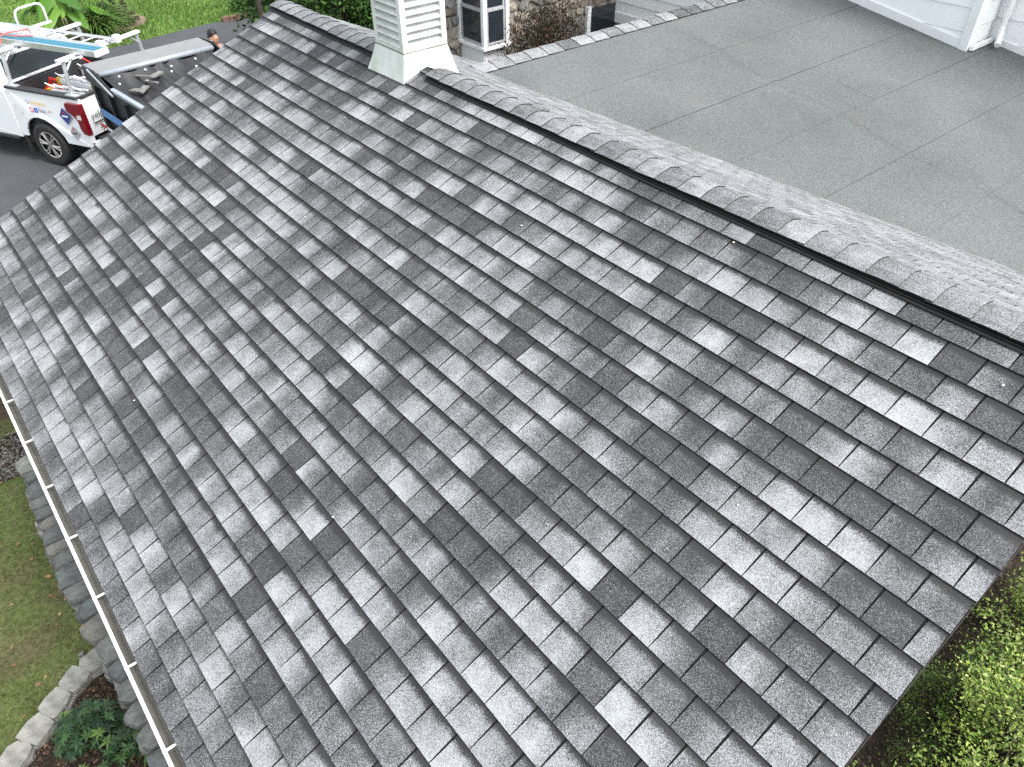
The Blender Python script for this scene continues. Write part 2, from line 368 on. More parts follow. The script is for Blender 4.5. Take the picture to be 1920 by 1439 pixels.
def stone(g, c, d, R=None, seed=0, n=22, mi=0, flat=0.5):
    """Irregular rounded block: hull of jittered points on a superellipsoid."""
    r = np.random.RandomState(seed); bm = bmesh.new(); k = len(g.v)
    for i in range(n):
        a = r.normal(size=3); a /= np.abs(a).max() ** 0.75 * np.linalg.norm(a) ** 0.25
        a *= r.uniform(.88, 1.0)
        p = Vector((a[0] * d[0] * .5, a[1] * d[1] * .5, np.sign(a[2]) * min(abs(a[2]), flat) / flat * d[2] * .5))
        bm.verts.new(Vector(c) + (R @ p if R else p))
    bmesh.ops.convex_hull(bm, input=bm.verts)
    bm.verts.index_update(); used = [v for v in bm.verts if v.link_faces]
    ix = {v: i for i, v in enumerate(used)}
    g.v += [tuple(v.co) for v in used]
    for f in bm.faces: g.f.append(tuple(k + ix[v] for v in f.verts)); g.m.append(mi)
    bm.free(); return g
def slab(g, c, d, R=None, seed=0, n=13, mi=0):
    """Flat split stone: ragged outline, uneven top, broken edge."""
    r = np.random.RandomState(seed); an = np.sort((np.arange(n) + r.uniform(-.32, .32, n)) * 2 * np.pi / n)
    ca, sa = np.cos(an), np.sin(an); k_ = (np.abs(ca) ** 7 + np.abs(sa) ** 7) ** (-1 / 7) * r.uniform(.86, 1.03, n)
    ox, oy = ca * k_ * d[0] * .5, sa * k_ * d[1] * .5; tl = r.uniform(-.10, .10, 2)
    top = lambda x, y: d[2] * (.5 + tl[0] * x / d[0] + tl[1] * y / d[1])
    def ring(f, zf): return [Vector((x * f + r.uniform(-.012, .012) * d[0], y * f + r.uniform(-.012, .012) * d[1], zf(x * f, y * f))) for x, y in zip(ox, oy)]
    rings = [ring(.93, lambda x, y: -d[2] * .5), ring(1.0, lambda x, y: -d[2] * r.uniform(.1, .3)), ring(.99, lambda x, y: top(x, y) - d[2] * r.uniform(.04, .16)), ring(.94, lambda x, y: top(x, y) + d[2] * r.uniform(-.04, .04)), ring(.45, lambda x, y: top(x, y) + d[2] * r.uniform(-.05, .06))]
    g.loft([[tuple(Vector(c) + (R @ p if R else p)) for p in q] for q in rings], mi); return g
def rotz(a): return Matrix.Rotation(a, 3, 'Z')

# ------------------------------------------------------------------ roof frame
H = 3.728
PHI = math.radians(22.942)
DV = Vector((0, math.cos(PHI), -math.sin(PHI))); NV = Vector((0, math.sin(PHI), math.cos(PHI)))
def wave(u, v): return 0.006 * math.sin(u * 1.3 + 0.7) * math.sin(v * 1.9 + 0.4) + 0.003 * math.sin(u * 3.1 + v * 2.3)
def RP(u, v, h=0.0):
    p = DV * v + NV * (-H + h + wave(u, v)); return (u, p.y, p.z + Z0)
U0, U1 = 0.1417, 9.285                           # near and far rake
VR = -2.80                                       # ridge
VE = 1.914                                       # eave
RIDGE = RP(0, VR); YR, ZR = RIDGE[1], RIDGE[2]
PHB = math.radians(24.1)                         # the back slope is slightly steeper
def RB(u, w, h=0.0):                             # back slope, w metres down from the ridge
    return (u, YR - w * math.cos(PHB) - h * math.sin(PHB), ZR - w * math.sin(PHB) + h * math.cos(PHB))
PITCH = 0.2032; EXPO = 0.05075 * H
def course_v(k):
    if k <= 20: return (-.6259 + k * .05075) * H
    return {21: .4330, 22: .4770, 23: VE / H}[k] * H

# ------------------------------------------------------------------ the ground
def sheet(name, poly, z, mat, zf=None, res=None):
    g = G()
    if res is None:
        g.prism(poly, lambda x, y: (x, y, z), lambda x, y: (x, y, z - 0.02))
    o = g.build(name, mat, None, origin='centre'); return tag(o, kind='structure')
LAWN_Z = -0.60
def ground_z(x, y):
    # level driveway at 0, yard beside the eave 0.6 m lower
    t = min(1, max(0, (x - 9.2) / 2.0)); t = t * t * (3 - 2 * t)
    if y < -2.0: 
        q = min(1, max(0, (-2.0 - y) / 1.0)); 
        if x > 9.2: t = t
    return LAWN_Z * (1 - t)
xs = np.concatenate([np.linspace(-150, -8, 8), np.linspace(-6, 9.0, 16), np.linspace(9.2, 11.4, 10), np.linspace(12, 60, 25), np.linspace(80, 300, 6)])
ys = np.concatenate([np.linspace(-200, -30, 7), np.linspace(-26, 20, 47), np.linspace(30, 200, 6)])
gv = np.array([(x, y, ground_z(x, y)) for x in xs for y in ys]); ny = len(ys)
gf = np.array([(i * ny + j, (i + 1) * ny + j, (i + 1) * ny + j + 1, i * ny + j + 1) for i in range(len(xs) - 1) for j in range(ny - 1)])
me = np_mesh('ground', gv, gf, FARLAWN)
me.materials.append(LAWNSOIL)
mi = np.array([1 if gv[f[0]][0] < 10.5 else 0 for f in gf], dtype=np.int32); me.polygons.foreach_set('material_index', mi)
tag(link('ground', me), kind='structure')
# driveway
DRV = [(11.3, -9.6), (11.3, 6.0), (22.0, 6.0), (22.35, 2.0), (22.4, -2.0), (22.55, -5.3), (23.0, -7.5), (22.9, -9.0), (22.3, -9.5), (16.5, -9.6)]
def densify(poly, n=5):
    out = []
    for i, p in enumerate(poly):
        q = poly[(i + 1) % len(poly)]
        for k in range(n): out.append((p[0] + (q[0] - p[0]) * k / n, p[1] + (q[1] - p[1]) * k / n))
    return out
def smooth_poly(p, it=2):
    for _ in range(it):
        p = [(.25 * p[i - 1][0] + .5 * p[i][0] + .25 * p[(i + 1) % len(p)][0], .25 * p[i - 1][1] + .5 * p[i][1] + .25 * p[(i + 1) % len(p)][1]) for i in range(len(p))]
    return p
g = G(); g.prism(smooth_poly(densify(DRV)), lambda x, y: (x, y, 0.03), lambda x, y: (x, y, -0.05)); tag(g.build('driveway', TARMAC), kind='structure')
# planting bed beyond the driveway
bed = [(24.1 + 1.25 * math.cos(a) * (1 + .08 * math.sin(3 * a)), -4.75 + 1.75 * math.sin(a)) for a in np.linspace(0, 2 * math.pi, 28, endpoint=False)]
bed = [(25.0 + (x - 24.1) * 1.1, y - .1) for x, y in bed]
g = G(); g.prism(bed, lambda x, y: (x, y, 0.014), lambda x, y: (x, y, -0.03)); tag(g.build('planting_bed', simple('bare_soil', (0.17, 0.12, 0.085), 0.95, var=0.3, scale=8, bump=0.5)), kind='structure')
# mulch bed inside the curved stone edging, and the gravel strip under the eave
EDGE = [(5.34, .70), (5.29, .90), (5.19, 1.10), (5.04, 1.29), (4.90, 1.49), (4.78, 1.70), (4.70, 1.95), (4.66, 2.25)]
mb = [(5.25, .45)] + [(x - .09, y) for x, y in EDGE] + [(1.5, 2.3), (1.5, .2), (5.2, .2)]
g = G(); g.prism(mb, lambda x, y: (x, y, LAWN_Z + .012), lambda x, y: (x, y, LAWN_Z - .05)); tag(g.build('mulch_bed', MULCH), kind='structure')
gb = [(8.45, .35), (8.45, .95), (8.8, 1.15), (9.3, 1.2), (10.2, 1.2), (10.2, -.3), (5.4, -.3), (5.4, .35)]
g = G(); g.prism(gb, lambda x, y: (x, y, LAWN_Z + .008), lambda x, y: (x, y, LAWN_Z - .05)); tag(g.build('gravel_strip', MULCH), kind='structure')
gs = [(-.9, -9), (.6, -9), (.6, .4), (-.9, .4)]
g = G(); g.prism(gs, lambda x, y: (x, y, LAWN_Z + .006), lambda x, y: (x, y, LAWN_Z - .05)); tag(g.build('soil_strip', MULCH), kind='structure')

# ------------------------------------------------------------------ the house
house = thing('house', 'house with grey shingled gable roof, white louvred chimney, low grey roof and white siding', 'house', (4.7, -4.0, LAWN_Z))
# --- front slope
g = G()
nu, nv = 30, 16
for i in range(nu):
    for j in range(nv):
        a, b_ = U0 + .01 + (U1 - U0 - .02) * i / nu, U0 + .01 + (U1 - U0 - .02) * (i + 1) / nu
        c, d_ = VR + (VE - .03 - VR) * j / nv, VR + (VE - .03 - VR) * (j + 1) / nv
        g.quad(RP(a, c, .0), RP(b_, c, .0), RP(b_, d_, .0), RP(a, d_, .0))
roof = g.build('front_roof_slope', UNDERLAY, house, label='front roof slope covered in blended grey square-tab shingles')

def tone_fn(r, u0, u1, lo=-.23, hi=.29, base=.385):
    """Granule drops along one course: soft pale and dark patches that run on across the tabs."""
    D = []; u = u0 - .5
    while u < u1 + .5:
        u += r.uniform(.09, .34); k = r.rand()
        D.append((u, r.uniform(.45, 1.15) * (hi if k < .52 else lo), r.uniform(.06, .15), k < .52))
    A = np.array([d[:3] for d in D]); L = np.array([d[3] for d in D])
    def f(x, fr=1.0):
        w = np.where(L, .30 + .70 * fr, .75 + .25 * (1 - abs(2 * fr - 1)))
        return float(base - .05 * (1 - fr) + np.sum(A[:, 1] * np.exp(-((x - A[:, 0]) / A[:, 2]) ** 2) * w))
    return f

class Tabs:
    """Accumulates tab geometry with its uv layers and tone attribute."""
    def __init__(s): s.v = []; s.f = []; s.m = []; s.uvm = []; s.st = []; s.tone = []
    def build(s, name, parent, kind=None):
        a = np.array(s.v); off = tuple((a.min(0) + a.max(0)) / 2)
        me = bpy.data.meshes.new(name); me.from_pydata([tuple(x) for x in (a - np.array(off))], [], s.f)
        me.materials.append(SHINGLE); me.materials.append(ASPHALT_EDGE); me.polygons.foreach_set('material_index', s.m)
        A = me.uv_layers.new(name='metres'); B = me.uv_layers.new(name='tab'); T = me.color_attributes.new('tone', 'FLOAT_COLOR', 'POINT')
        li = np.zeros(len(me.loops), np.int32); me.loops.foreach_get('vertex_index', li)
        A.data.foreach_set('uv', np.array(s.uvm, np.float32)[li].ravel()); B.data.foreach_set('uv', np.array(s.st, np.float32)[li].ravel())
        T.data.foreach_set('color', np.array(s.tone, np.float32).ravel()); me.update()
        o = link(name, me, parent, off)
        if kind: o['kind'] = kind
        return o
    def tab(s, P, u0, u1, vt, vb, expo, f, r, flatdark, hb=.0135, ht=.0035, gt=.014, gb=.0048, band=None):
        """One tab between u0 and u1; vt top of exposure, vb butt; P maps (u, v, height) to space."""
        k = len(s.v); hue = r.uniform(0, 1); band = r.uniform(.15, .27) if band is None else band
        du = r.uniform(-.0012, .0012); dv0, dv1 = r.uniform(-.0009, .0009, 2); lift = [max(0, r.normal(0, .0006)) for _ in range(2)]
        over = .035 if vt > VR + .1 else .03
        flat = r.uniform(.10, .2) if flatdark else None
        us = (0, .5, 1); vs = ((vt - over), vt + .5 * (vb - vt), vb)
        toplev = r.uniform(.28, .46)
        shift = r.uniform(-.075, .075)
        for j, v in enumerate(vs):
            fr = (v - vt) / (vb - vt)
            gap = gt + (gb - gt) * max(0, fr) if True else 0
            for i, q in enumerate(us):
                u = u0 + gap / 2 + (u1 - u0 - gap) * q + du
                vv = v + (dv0 + (dv1 - dv0) * q if j == 2 else 0)
                h = ht + (hb - ht) * max(-.25, fr) + (lift[0] * (1 - q) + lift[1] * q if j == 2 else 0)
                s.v.append(P(u, vv, h)); s.uvm.append((u + 37.1 * (vb * 7.3 % 1.0), v + hue * 3.0)); s.st.append((q, fr))
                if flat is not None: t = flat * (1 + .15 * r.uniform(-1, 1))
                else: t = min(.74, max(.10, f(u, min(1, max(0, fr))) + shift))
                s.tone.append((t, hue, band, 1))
        for j in range(2):
            for i in range(2):
                a = k + j * 3 + i; s.f.append((a, a + 3, a + 4, a + 1)); s.m.append(0)
        # butt and side edges: cut asphalt
        kb = len(s.v); th = .0078
        ring = [0, 3, 6, 7, 8, 5, 2]
        for ii in ring:
            p = Vector(s.v[k + ii]); q = Vector(P(0, 0, 0)); nn = Vector(P(0, 0, 1)) - q
            s.v.append(tuple(p - nn * th)); s.uvm.append(s.uvm[k + ii]); s.st.append(s.st[k + ii]); s.tone.append(s.tone[k + ii])
        for a in range(len(ring) - 1):
            s.f.append((k + ring[a], kb + a, kb + a + 1, k + ring[a + 1])); s.m.append(1)
def tabs_of_course(k, u0=U0, u1=U1):
    off = .2 if k % 2 else .7
    m = math.floor(u0 / PITCH - off); out = []
    while True:
        a = (m + off) * PITCH; b_ = a + PITCH; m += 1
        if a > u1: break
        a2, b2 = max(a, u0), min(b_, u1)
        if b2 - a2 > .02: out.append((a2, b2))
    return out
def pix(P):
    d = Vector(P) - CAM; z = -d.dot(RZ)
    return (960 + 1393.65 * d.dot(RX) / z, 719.5 - 1393.65 * d.dot(RY) / z)
alltabs = []
for k in range(-2, 24):
    vb = course_v(k); vt = course_v(k - 1) if k > -2 else VR + .045
    for (a, b_) in tabs_of_course(k):
        q = [pix(RP(a, vt)), pix(RP(b_, vt)), pix(RP(b_, vb)), pix(RP(a, vb))]
        ar = 0.5 * abs(sum(q[i - 1][0] * q[i][1] - q[i][0] * q[i - 1][1] for i in range(4)))
        cx_, cy_ = sum(p[0] for p in q) / 4, sum(p[1] for p in q) / 4
        vis = 0 < cx_ < 1920 and 0 < cy_ < 1439
        alltabs.append((ar if vis else 0, k, a, b_, vt, vb))
big = set(i for i in sorted(range(len(alltabs)), key=lambda i: -alltabs[i][0])[:300])
fns = {k: tone_fn(np.random.RandomState(100 + k), 0, 10) for k in range(-3, 30)}
rest = Tabs(); rt = np.random.RandomState(5)
for i, (ar, k, a, b_, vt, vb) in enumerate(alltabs):
    t = Tabs() if i in big else rest
    dark = rt.rand() < .10
    e0 = a <= U0 + 1e-6; e1 = b_ >= U1 - 1e-6
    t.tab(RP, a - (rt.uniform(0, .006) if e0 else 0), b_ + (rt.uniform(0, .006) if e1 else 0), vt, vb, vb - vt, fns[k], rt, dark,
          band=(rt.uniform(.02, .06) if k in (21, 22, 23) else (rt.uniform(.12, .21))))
    if i in big: t.build('shingle', roof)
rest.build('shingle_field', roof, 'stuff')
# --- back slope (seen at a grazing angle)
g = G(); g.quad(RB(U0 + .01, 0), RB(U1 - .01, 0), RB(U1 - .01, 5.6), RB(U0 + .01, 5.6)); broof = g.build('back_roof_slope', UNDERLAY, house, label='far roof slope behind the ridge, seen at a grazing angle')
bt = Tabs(); rb = np.random.RandomState(9)
PB = lambda u, v, h: RB(u, v, h)
for k in range(0, 26):
    vb = .12 + (k + 1) * EXPO; vt = vb - EXPO; fb = tone_fn(np.random.RandomState(400 + k), 0, 10, -.06, .06, .50)  # paler, flatter tones than the front: grazing sheen put into the granule colour
    for (a, b_) in tabs_of_course(k + 1): bt.tab(PB, a, b_, vt, vb, EXPO, fb, rb, rb.rand() < .0, band=.03)
bt.build('shingle_field', broof, 'stuff')

# --- rake trim, fascia and walls under the roof
def rake(u, sgn, nm):
    g = G()
    for (v0, v1) in ((VR, VE - .01),):
        for h0, h1, o0, o1, in ((-.012, .003, 0, .004),):
            g.quad(RP(u + sgn * o0, v0, h1), RP(u + sgn * .004, v0, h1), RP(u + sgn * .004, v1, h1), RP(u + sgn * o0, v1, h1))
            g.quad(RP(u + sgn * .004, v0, h1), RP(u + sgn * .002, v0, -.03), RP(u + sgn * .002, v1, -.03), RP(u + sgn * .004, v1, h1))
    g.build('drip_edge', simple('dark_drip_edge_' + nm, (0.020, 0.019, 0.018), 0.7, var=0.4, scale=30), house)
    f = G()
    for P, a, b_ in ((RP, VR, VE), (RB, 0, 5.5)):
        q = [P(u - sgn * .06, a, -.03), P(u - sgn * .06, b_, -.03), P(u - sgn * .06, b_, -.19), P(u - sgn * .06, a, -.19)]
        w = [(x - sgn * .03, y, z) for x, y, z in q]
        f.loft([q, w])
    f.build('rake_board', WHITE, house)
rake(U0, -1, 'near'); rake(U1, 1, 'far')
ye, ze = RP(0, VE)[1], RP(0, VE)[2]
f = G(); f.box(((U0 + U1) / 2, ye - .05, ze - .12), (U1 - U0 - .06, .025, .17)); f.build('fascia', WHITE, house)
YB = YR - 5.5 * math.cos(PHI)
for x, s in ((.46, -1), (8.97, 1)):
    g = G(); g.prism([(-.02, LAWN_Z), (-.02, ze - .02), (YR, ZR - .06), (YB + .3, ZR - 5.3 * math.sin(PHB) - .12), (YB + .3, LAWN_Z)], lambda y, z: (x, y, z), lambda y, z: (x - s * .15, y, z))
    g.build('gable_wall', VINYL, house)
g = G(); g.box((4.715, -.095, (LAWN_Z + ze - .05) / 2), (8.35, .15, ze - .05 - LAWN_Z)); g.build('eave_wall', VINYL, house)
# --- gutter
YG0, YG1 = ye - .035, ye + .085; ZG = ze - .025
g = G()
prof = [(YG0, ZG + .01), (YG0, ZG - .10), (YG0 + .07, ZG - .10), (YG1 - .012, ZG - .05), (YG1 - .012, ZG - .004), (YG1 - .020, ZG - .004), (YG1 - .020, ZG), (YG1, ZG), (YG1 + .002, ZG - .015), (YG1, ZG - .055), (YG0 + .075, ZG - .106), (YG0 - .004, ZG - .106), (YG0 - .004, ZG + .01)]
g.prism(prof, lambda y, z: (U0 - .02, y, z), lambda y, z: (U1 + .02, y, z))
gut = g.build('gutter', [WHITE], house, label='white gutter along the eave')
g = G(); g.quad((U0, YG0 + .001, ZG - .03), (U1, YG0 + .001, ZG - .03), (U1, YG0 + .001, ZG - .099), (U0, YG0 + .001, ZG - .099))
g.quad((U0, YG0 + .001, ZG - .0985), (U1, YG0 + .001, ZG - .0985), (U1, YG0 + .07, ZG - .0985), (U0, YG0 + .07, ZG - .0985))
g.quad((U0, YG0 + .07, ZG - .0985), (U1, YG0 + .07, ZG - .0985), (U1, YG1 - .0135, ZG - .05), (U0, YG1 - .0135, ZG - .05))
g.quad((U0, YG1 - .0135, ZG - .05), (U1, YG1 - .0135, ZG - .05), (U1, YG1 - .0135, ZG - .006), (U0, YG1 - .0135, ZG - .006))
g.build('gutter_liner', GUTTER_IN, gut)
for i in range(14):
    x = .75 + i * .626 + .012 * math.sin(i * 5.3)
    if x > U1 - .1: break
    g = G(); g.box((x, (YG0 + YG1) / 2 + .012, ZG - .001), (.015, YG1 - YG0 - .02, .006)); g.build('gutter_hanger', WHITE, gut)

# --- ridge vent and caps
def vent(u0, u1, first):
    g = G()
    w = .166
    for P, s in ((RP, 1), (RB, -1)):
        q = lambda u, d_, h: RP(u, VR + d_, h) if s == 1 else RB(u, d_, h)
        # flange on the shingles, upturned lip, slotted baffle, top
        pr = [(w, .012), (w, .019), (w - .020, .019), (w - .022, .028), (w - .027, .028), (w - .030, .016), (w - .048, .016)]
        g.loft([[q(u, *p) for p in pr] for u in np.linspace(u0, u1, 24)], cap=False, closed=False)
    o = g.build('ridge_vent', BLACKPLASTIC, house, label='black ridge vent strip ' + ('beside the near run of caps' if first else 'beyond the chimney'))
    m = G()
    for s in (1, -1):
        q = lambda u, d_, h: RP(u, VR + d_, h) if s == 1 else RB(u, d_, h)
        m.loft([[q(u, w - .044, .014), q(u, w - .046, .036 + .002 * ((i * 7) % 3 - 1)), q(u, w - .075, .026)] for i, u in enumerate(np.linspace(u0, u1, 160))], cap=False, closed=False)
    m.build('vent_mesh', VENTMESH, o)
    # caps: bent shingle pieces, each over the next, butts facing the near gable
    r = np.random.RandomState(31 if first else 32); n = int((u1 - u0) / .207); lev0 = tone_fn(r, 0, 10)
    pr = []
    W = .124
    for a in np.linspace(-1, 1, 15):
        pr.append(a)
    for i in range(n, -1, -1):
        a = u0 + (u1 - u0) * i / (n + 1) - .002; b_ = a + (u1 - u0) / (n + 1) + .05
        if b_ > u1 + .02: b_ = u1 + .02
        t = Tabs(); k = 0; sk = r.uniform(-.004, .004); hue = r.uniform(0, 1); base = r.choice([.30, .37, .42, .47, .53], p=[.12, .25, .3, .2, .13]); wl_ = W + r.uniform(-.004, .004)
        rows = (0, .5, 1)
        def capP(u, q, h):
            # rounded saddle over the ridge
            d_ = abs(q) * wl_; hh = h - math.tan(PHI) * (math.sqrt(d_ * d_ + .0064) - d_) * .8
            p = RP(u, VR + d_, hh) if q >= 0 else RB(u, d_, hh)
            return p
        for j, fr in enumerate(rows):
            for q in pr:
                u = a + (b_ - a) * fr + sk * q * (1 if j == 0 else 0)
                h = .058 - .009 * fr + (.004 if abs(q) > .95 else 0) * r.uniform(-1, 1)
                t.v.append(capP(u, q, h)); t.uvm.append((u * 1.0 + 50 + hue, q * .15 + i * .37)); t.st.append((fr, .7)); t.tone.append((min(.95, max(.06, base * (1 + .25 * (.5 - fr)) + .06 * r.uniform(-1, 1))), hue, .02, 1))
        N = len(pr)
        for j in range(2):
            for x in range(N - 1):
                c = j * N + x; t.f.append((c, c + 1, c + N + 1, c + N)); t.m.append(0)
        kb = len(t.v)
        for x in range(N):
            q = pr[x]; t.v.append(capP(a + sk * q, q, .0455)); t.uvm.append((0, 0)); t.st.append((0, .7)); t.tone.append((.1, 0, .02, 1))
        for x in range(N - 1): t.f.append((x, kb + x, kb + x + 1, x + 1)); t.m.append(1)
        for x in (0, N - 1):
            ks = len(t.v)
            for j, fr in enumerate(rows):
                u = a + (b_ - a) * fr; t.v.append(capP(u, pr[x], .048 - .009 * fr)); t.uvm.append((0, 0)); t.st.append((0, .7)); t.tone.append((.1, 0, .02, 1))
            for j in range(2): t.f.append((j * N + x, (j + 1) * N + x, ks + j + 1, ks + j)); t.m.append(1)
        t.build('ridge_cap', o)
vent(U0 - .01, 6.02, True); vent(6.92, U1 + .02, False)

# --- louvred chimney
c0x, c1x, cf, cb = 6.19, 6.86, -3.75, -4.42        # foot
b0x, b1x, bf, bb = 6.275, 6.775, -3.835, -4.335     # shaft
zt = Z0 - 2.205
ztop = zt + 1.75
zf = lambda y: (ZR + (YR - y) * math.tan(PHI) if y > YR else ZR - (YR - y) * math.tan(PHI))
g = G()
def zroof(y): return ZR - abs(y - YR) * math.tan(PHI if y > YR else PHB)
foot = [(c0x, cf), (c1x, cf), (c1x, YR), (c1x, cb), (c0x, cb), (c0x, YR)]
top = [(b0x, bf), (b1x, bf), (b1x, (bf + bb) / 2), (b1x, bb), (b0x, bb), (b0x, (bf + bb) / 2)]
rings = [[(x, y, zroof(y) + .006 - .02) for x, y in foot]]
for t in (.12, .3, .6, 1.0):
    s = t ** .8
    rings.append([(fx + (tx - fx) * s, fy + (ty - fy) * s, (zroof(fy)) + (zt - zroof(fy)) * t) for (fx, fy), (tx, ty) in zip(foot, top)])
g.loft(rings, cap=False)
chim = g.build('chimney', CUPOLA, house, label='white louvred chimney with flared base straddling the ridge')
fw = .055
g = G()
for x in (b0x, b1x):
    for y in (bf, bb): g.box((x + (fw / 2 if x == b0x else -fw / 2), y + (-fw / 2 if y == bf else fw / 2), (zt + ztop) / 2), (fw, fw, ztop - zt))
g.box(((b0x + b1x) / 2, (bf + bb) / 2, zt + .018), (b1x - b0x - .002, bf - bb - .002, .035)); g.box(((b0x + b1x) / 2, (bf + bb) / 2, ztop - .02), (b1x - b0x - .002, bf - bb - .002, .04))
g.box(((b0x + b1x) / 2, (bf + bb) / 2, (zt + ztop) / 2), (b1x - b0x - .16, bf - bb - .16, ztop - zt - .03))
g.build('louvre_frame', CUPOLA, chim)
g = G(); g.box(((b0x + b1x) / 2, (bf + bb) / 2, zt + .0), (b1x - b0x + .012, bf - bb + .012, .008)); g.build('flashing_joint', simple('grey_caulk', (0.16, 0.17, 0.15), .8), chim)
for st_ in (0, 1):
    g = G()
    for k in (0, 1, 2, 3):
        pass
for i in range(27):
    z = zt + .060 + i * .070
    if z > ztop - .06: break
    for face in range(4):
        cx_, cy_ = (b0x + b1x) / 2, (bf + bb) / 2
        if face == 0: c = (cx_, bf - .030, z); R = Matrix.Rotation(math.radians(-38), 3, 'X'); d_ = (b1x - b0x - 2 * fw + .01, .075, .012)
        elif face == 1: c = (cx_, bb + .030, z); R = Matrix.Rotation(math.radians(38), 3, 'X'); d_ = (b1x - b0x - 2 * fw + .01, .075, .012)
        elif face == 2: c = (b0x + .030, cy_, z); R = Matrix.Rotation(math.radians(-38), 3, 'Y'); d_ = (.075, bf - bb - 2 * fw + .01, .012)
        else: c = (b1x - .030, cy_, z); R = Matrix.Rotation(math.radians(38), 3, 'Y'); d_ = (.075, bf - bb - 2 * fw + .01, .012)
        if face in (1, 3) and i > 0 and False: continue
        g = G(); g.box(c, d_, R); g.build('louvre_slat', CUPOLA, chim)
g = G(); g.box(((b0x + b1x) / 2, (bf + bb) / 2, ztop + .03), (.66, .66, .06)); g.loft([[(6.19, -3.75, ztop + .06), (6.86, -3.75, ztop + .06), (6.86, -4.42, ztop + .06), (6.19, -4.42, ztop + .06)], [(6.51, -4.07, ztop + .25), (6.54, -4.07, ztop + .25), (6.54, -4.10, ztop + .25), (6.51, -4.10, ztop + .25)]]); g.build('chimney_cap', CUPOLA, chim)

# --- low grey roof: falls towards -x, level along y
GS = 0.165; ZGR = Z0 - 4.4
def GP(x, y, h=0.0): return (x, y, ZGR + GS * x + h)
GX1 = 7.62; GYW = -12.75
g = G(); g.loft([[GP(-3, -5.0, -.02), GP(GX1, -5.0, -.02), GP(GX1, -16, -.02), GP(-3, -16, -.02)], [GP(-3, -5.0, -.25), GP(GX1, -5.0, -.25), GP(GX1, -16, -.25), GP(-3, -16, -.25)]])
def vy(x):       # valley: where the grey roof meets the back slope
    z = ZGR + GS * x; return YR - (ZR - z) / math.tan(PHB)
g = G()
xsl = np.linspace(-3, GX1, 20)
g.loft([[GP(x, vy(x) + .22, -.012), GP(x, -16, -.012), GP(x, -16, -.2), GP(x, vy(x) + .5, -.2)] for x in xsl])
low = g.build('low_slope_roof', MEMBRANE, house, label='low-slope roof surfaced in grey mineral membrane')
# membrane sheets run up the slope (along x), seams step along y; cross laps at staggered x
r = np.random.RandomState(3)
xe = [7.62, 6.62, 5.62, 4.62, 3.62, 2.62, 1.62, .62, -.4, -1.4, -3.0]
n_s = 0
for i in range(len(xe) - 1):
    xa, xb = xe[i], xe[i + 1]
    cuts = [-3.2]
    y = -8.5 - r.uniform(0, 5)
    while y > -15.6: cuts.append(y); y -= 9
    cuts.append(-16)
    for j in range(len(cuts) - 1):
        t = G(); ya, yb = cuts[j], cuts[j + 1]
        nx_, ny_ = 6, 8
        hb = .006 + .0015 * ((i + j) % 2)
        def top_(x, y):
            # sheet, lower (-x) edge lapped over the next; slow ripples
            return hb + .006 * max(0, (x - xb) / (xa - xb)) * 0 + .004 * math.sin(1.7 * x + .6 * y) * math.sin(.9 * y + x) + .020 * math.exp(-((y + 9.15 + .05 * math.sin(3.0 * x)) / .05) ** 2) * (1 if 1.2 < x < 7.5 else 0)
        yy = [ya + (yb - ya) * q / ny_ for q in range(ny_ + 1)]
        yy = sorted(set(yy + [-9.15 + o for o in (-.18, -.13, -.10, -.075, -.05, -.025, 0, .025, .05, .075, .10, .13, .18) if yb < -9.15 + o < ya]), reverse=True)
        rows = []
        for q in range(nx_ + 1):
            x = xa + (xb - xa) * q / nx_
            row = []
            for y in yy:
                y2 = min(y, vy(x) + .06) if j == 0 else y
                row.append(GP(x + (.0 if 0 < q < nx_ else (-.02 if q == nx_ else 0)) + (.004 * math.sin(5 * y) if q == nx_ else 0), y2, top_(x, y2) + (.004 if q == nx_ else 0)))
            rows.append(row)
        t.loft(rows, cap=False, closed=False)
        last = rows[-1]; t.loft([last, [(p[0], p[1], p[2] - .014) for p in last]], mi=1, cap=False, closed=False)
        e = [w[-1] for w in rows]; t.loft([e, [(p[0], p[1] , p[2] - .011) for p in e]], cap=False, closed=False)
        o = t.build('membrane_sheet', [MEMBRANE, UNDERLAY], low, smooth=False); n_s += 1
# edge shingles along the high edge of the low roof
rr_ = np.random.RandomState(77); N_E = 26
y = vy(GX1) + .1
for i in range(N_E):
    y0 = y - i * .285; y1 = y0 - .30
    t = Tabs(); lev = rr_.choice([.26, .38, .44, .50, .55]); hue = rr_.rand()
    for j, (x, h) in enumerate(((GX1 - .015, .016), (GX1 + .09, .034), (GX1 + .20, .030), (GX1 + .24, -.02))):
        for yy, dh in ((y0, .010), (y1, .0)):
            t.v.append(GP(x, yy, h + dh + (0.0 if j < 3 else -.04))); t.uvm.append((yy + 20 + i * .3, x)); t.st.append((0, .8)); t.tone.append((lev + rr_.uniform(-.08, .08), hue, .02, 1))
    for j in range(3): t.f.append((j * 2, j * 2 + 2, j * 2 + 3, j * 2 + 1)); t.m.append(0)
    kb = len(t.v)
    for q in (0, 1): t.v.append(GP(GX1 - .015, (y0, y1)[q], .002)); t.uvm.append((0, 0)); t.st.append((0, .8)); t.tone.append((.1, 0, .02, 1))
    t.f.append((0, 1, kb + 1, kb)); t.m.append(1)
    for q in range(4): t.v.append(tuple(Vector(t.v[q * 2]) - Vector((0, 0, .012)))); t.uvm.append((0, 0)); t.st.append((0, .8)); t.tone.append((.1, 0, .02, 1))
    for q in range(3): t.f.append((q * 2, kb + 2 + q, kb + 3 + q, q * 2 + 2)); t.m.append(1)
    t.build('edge_shingle', low)
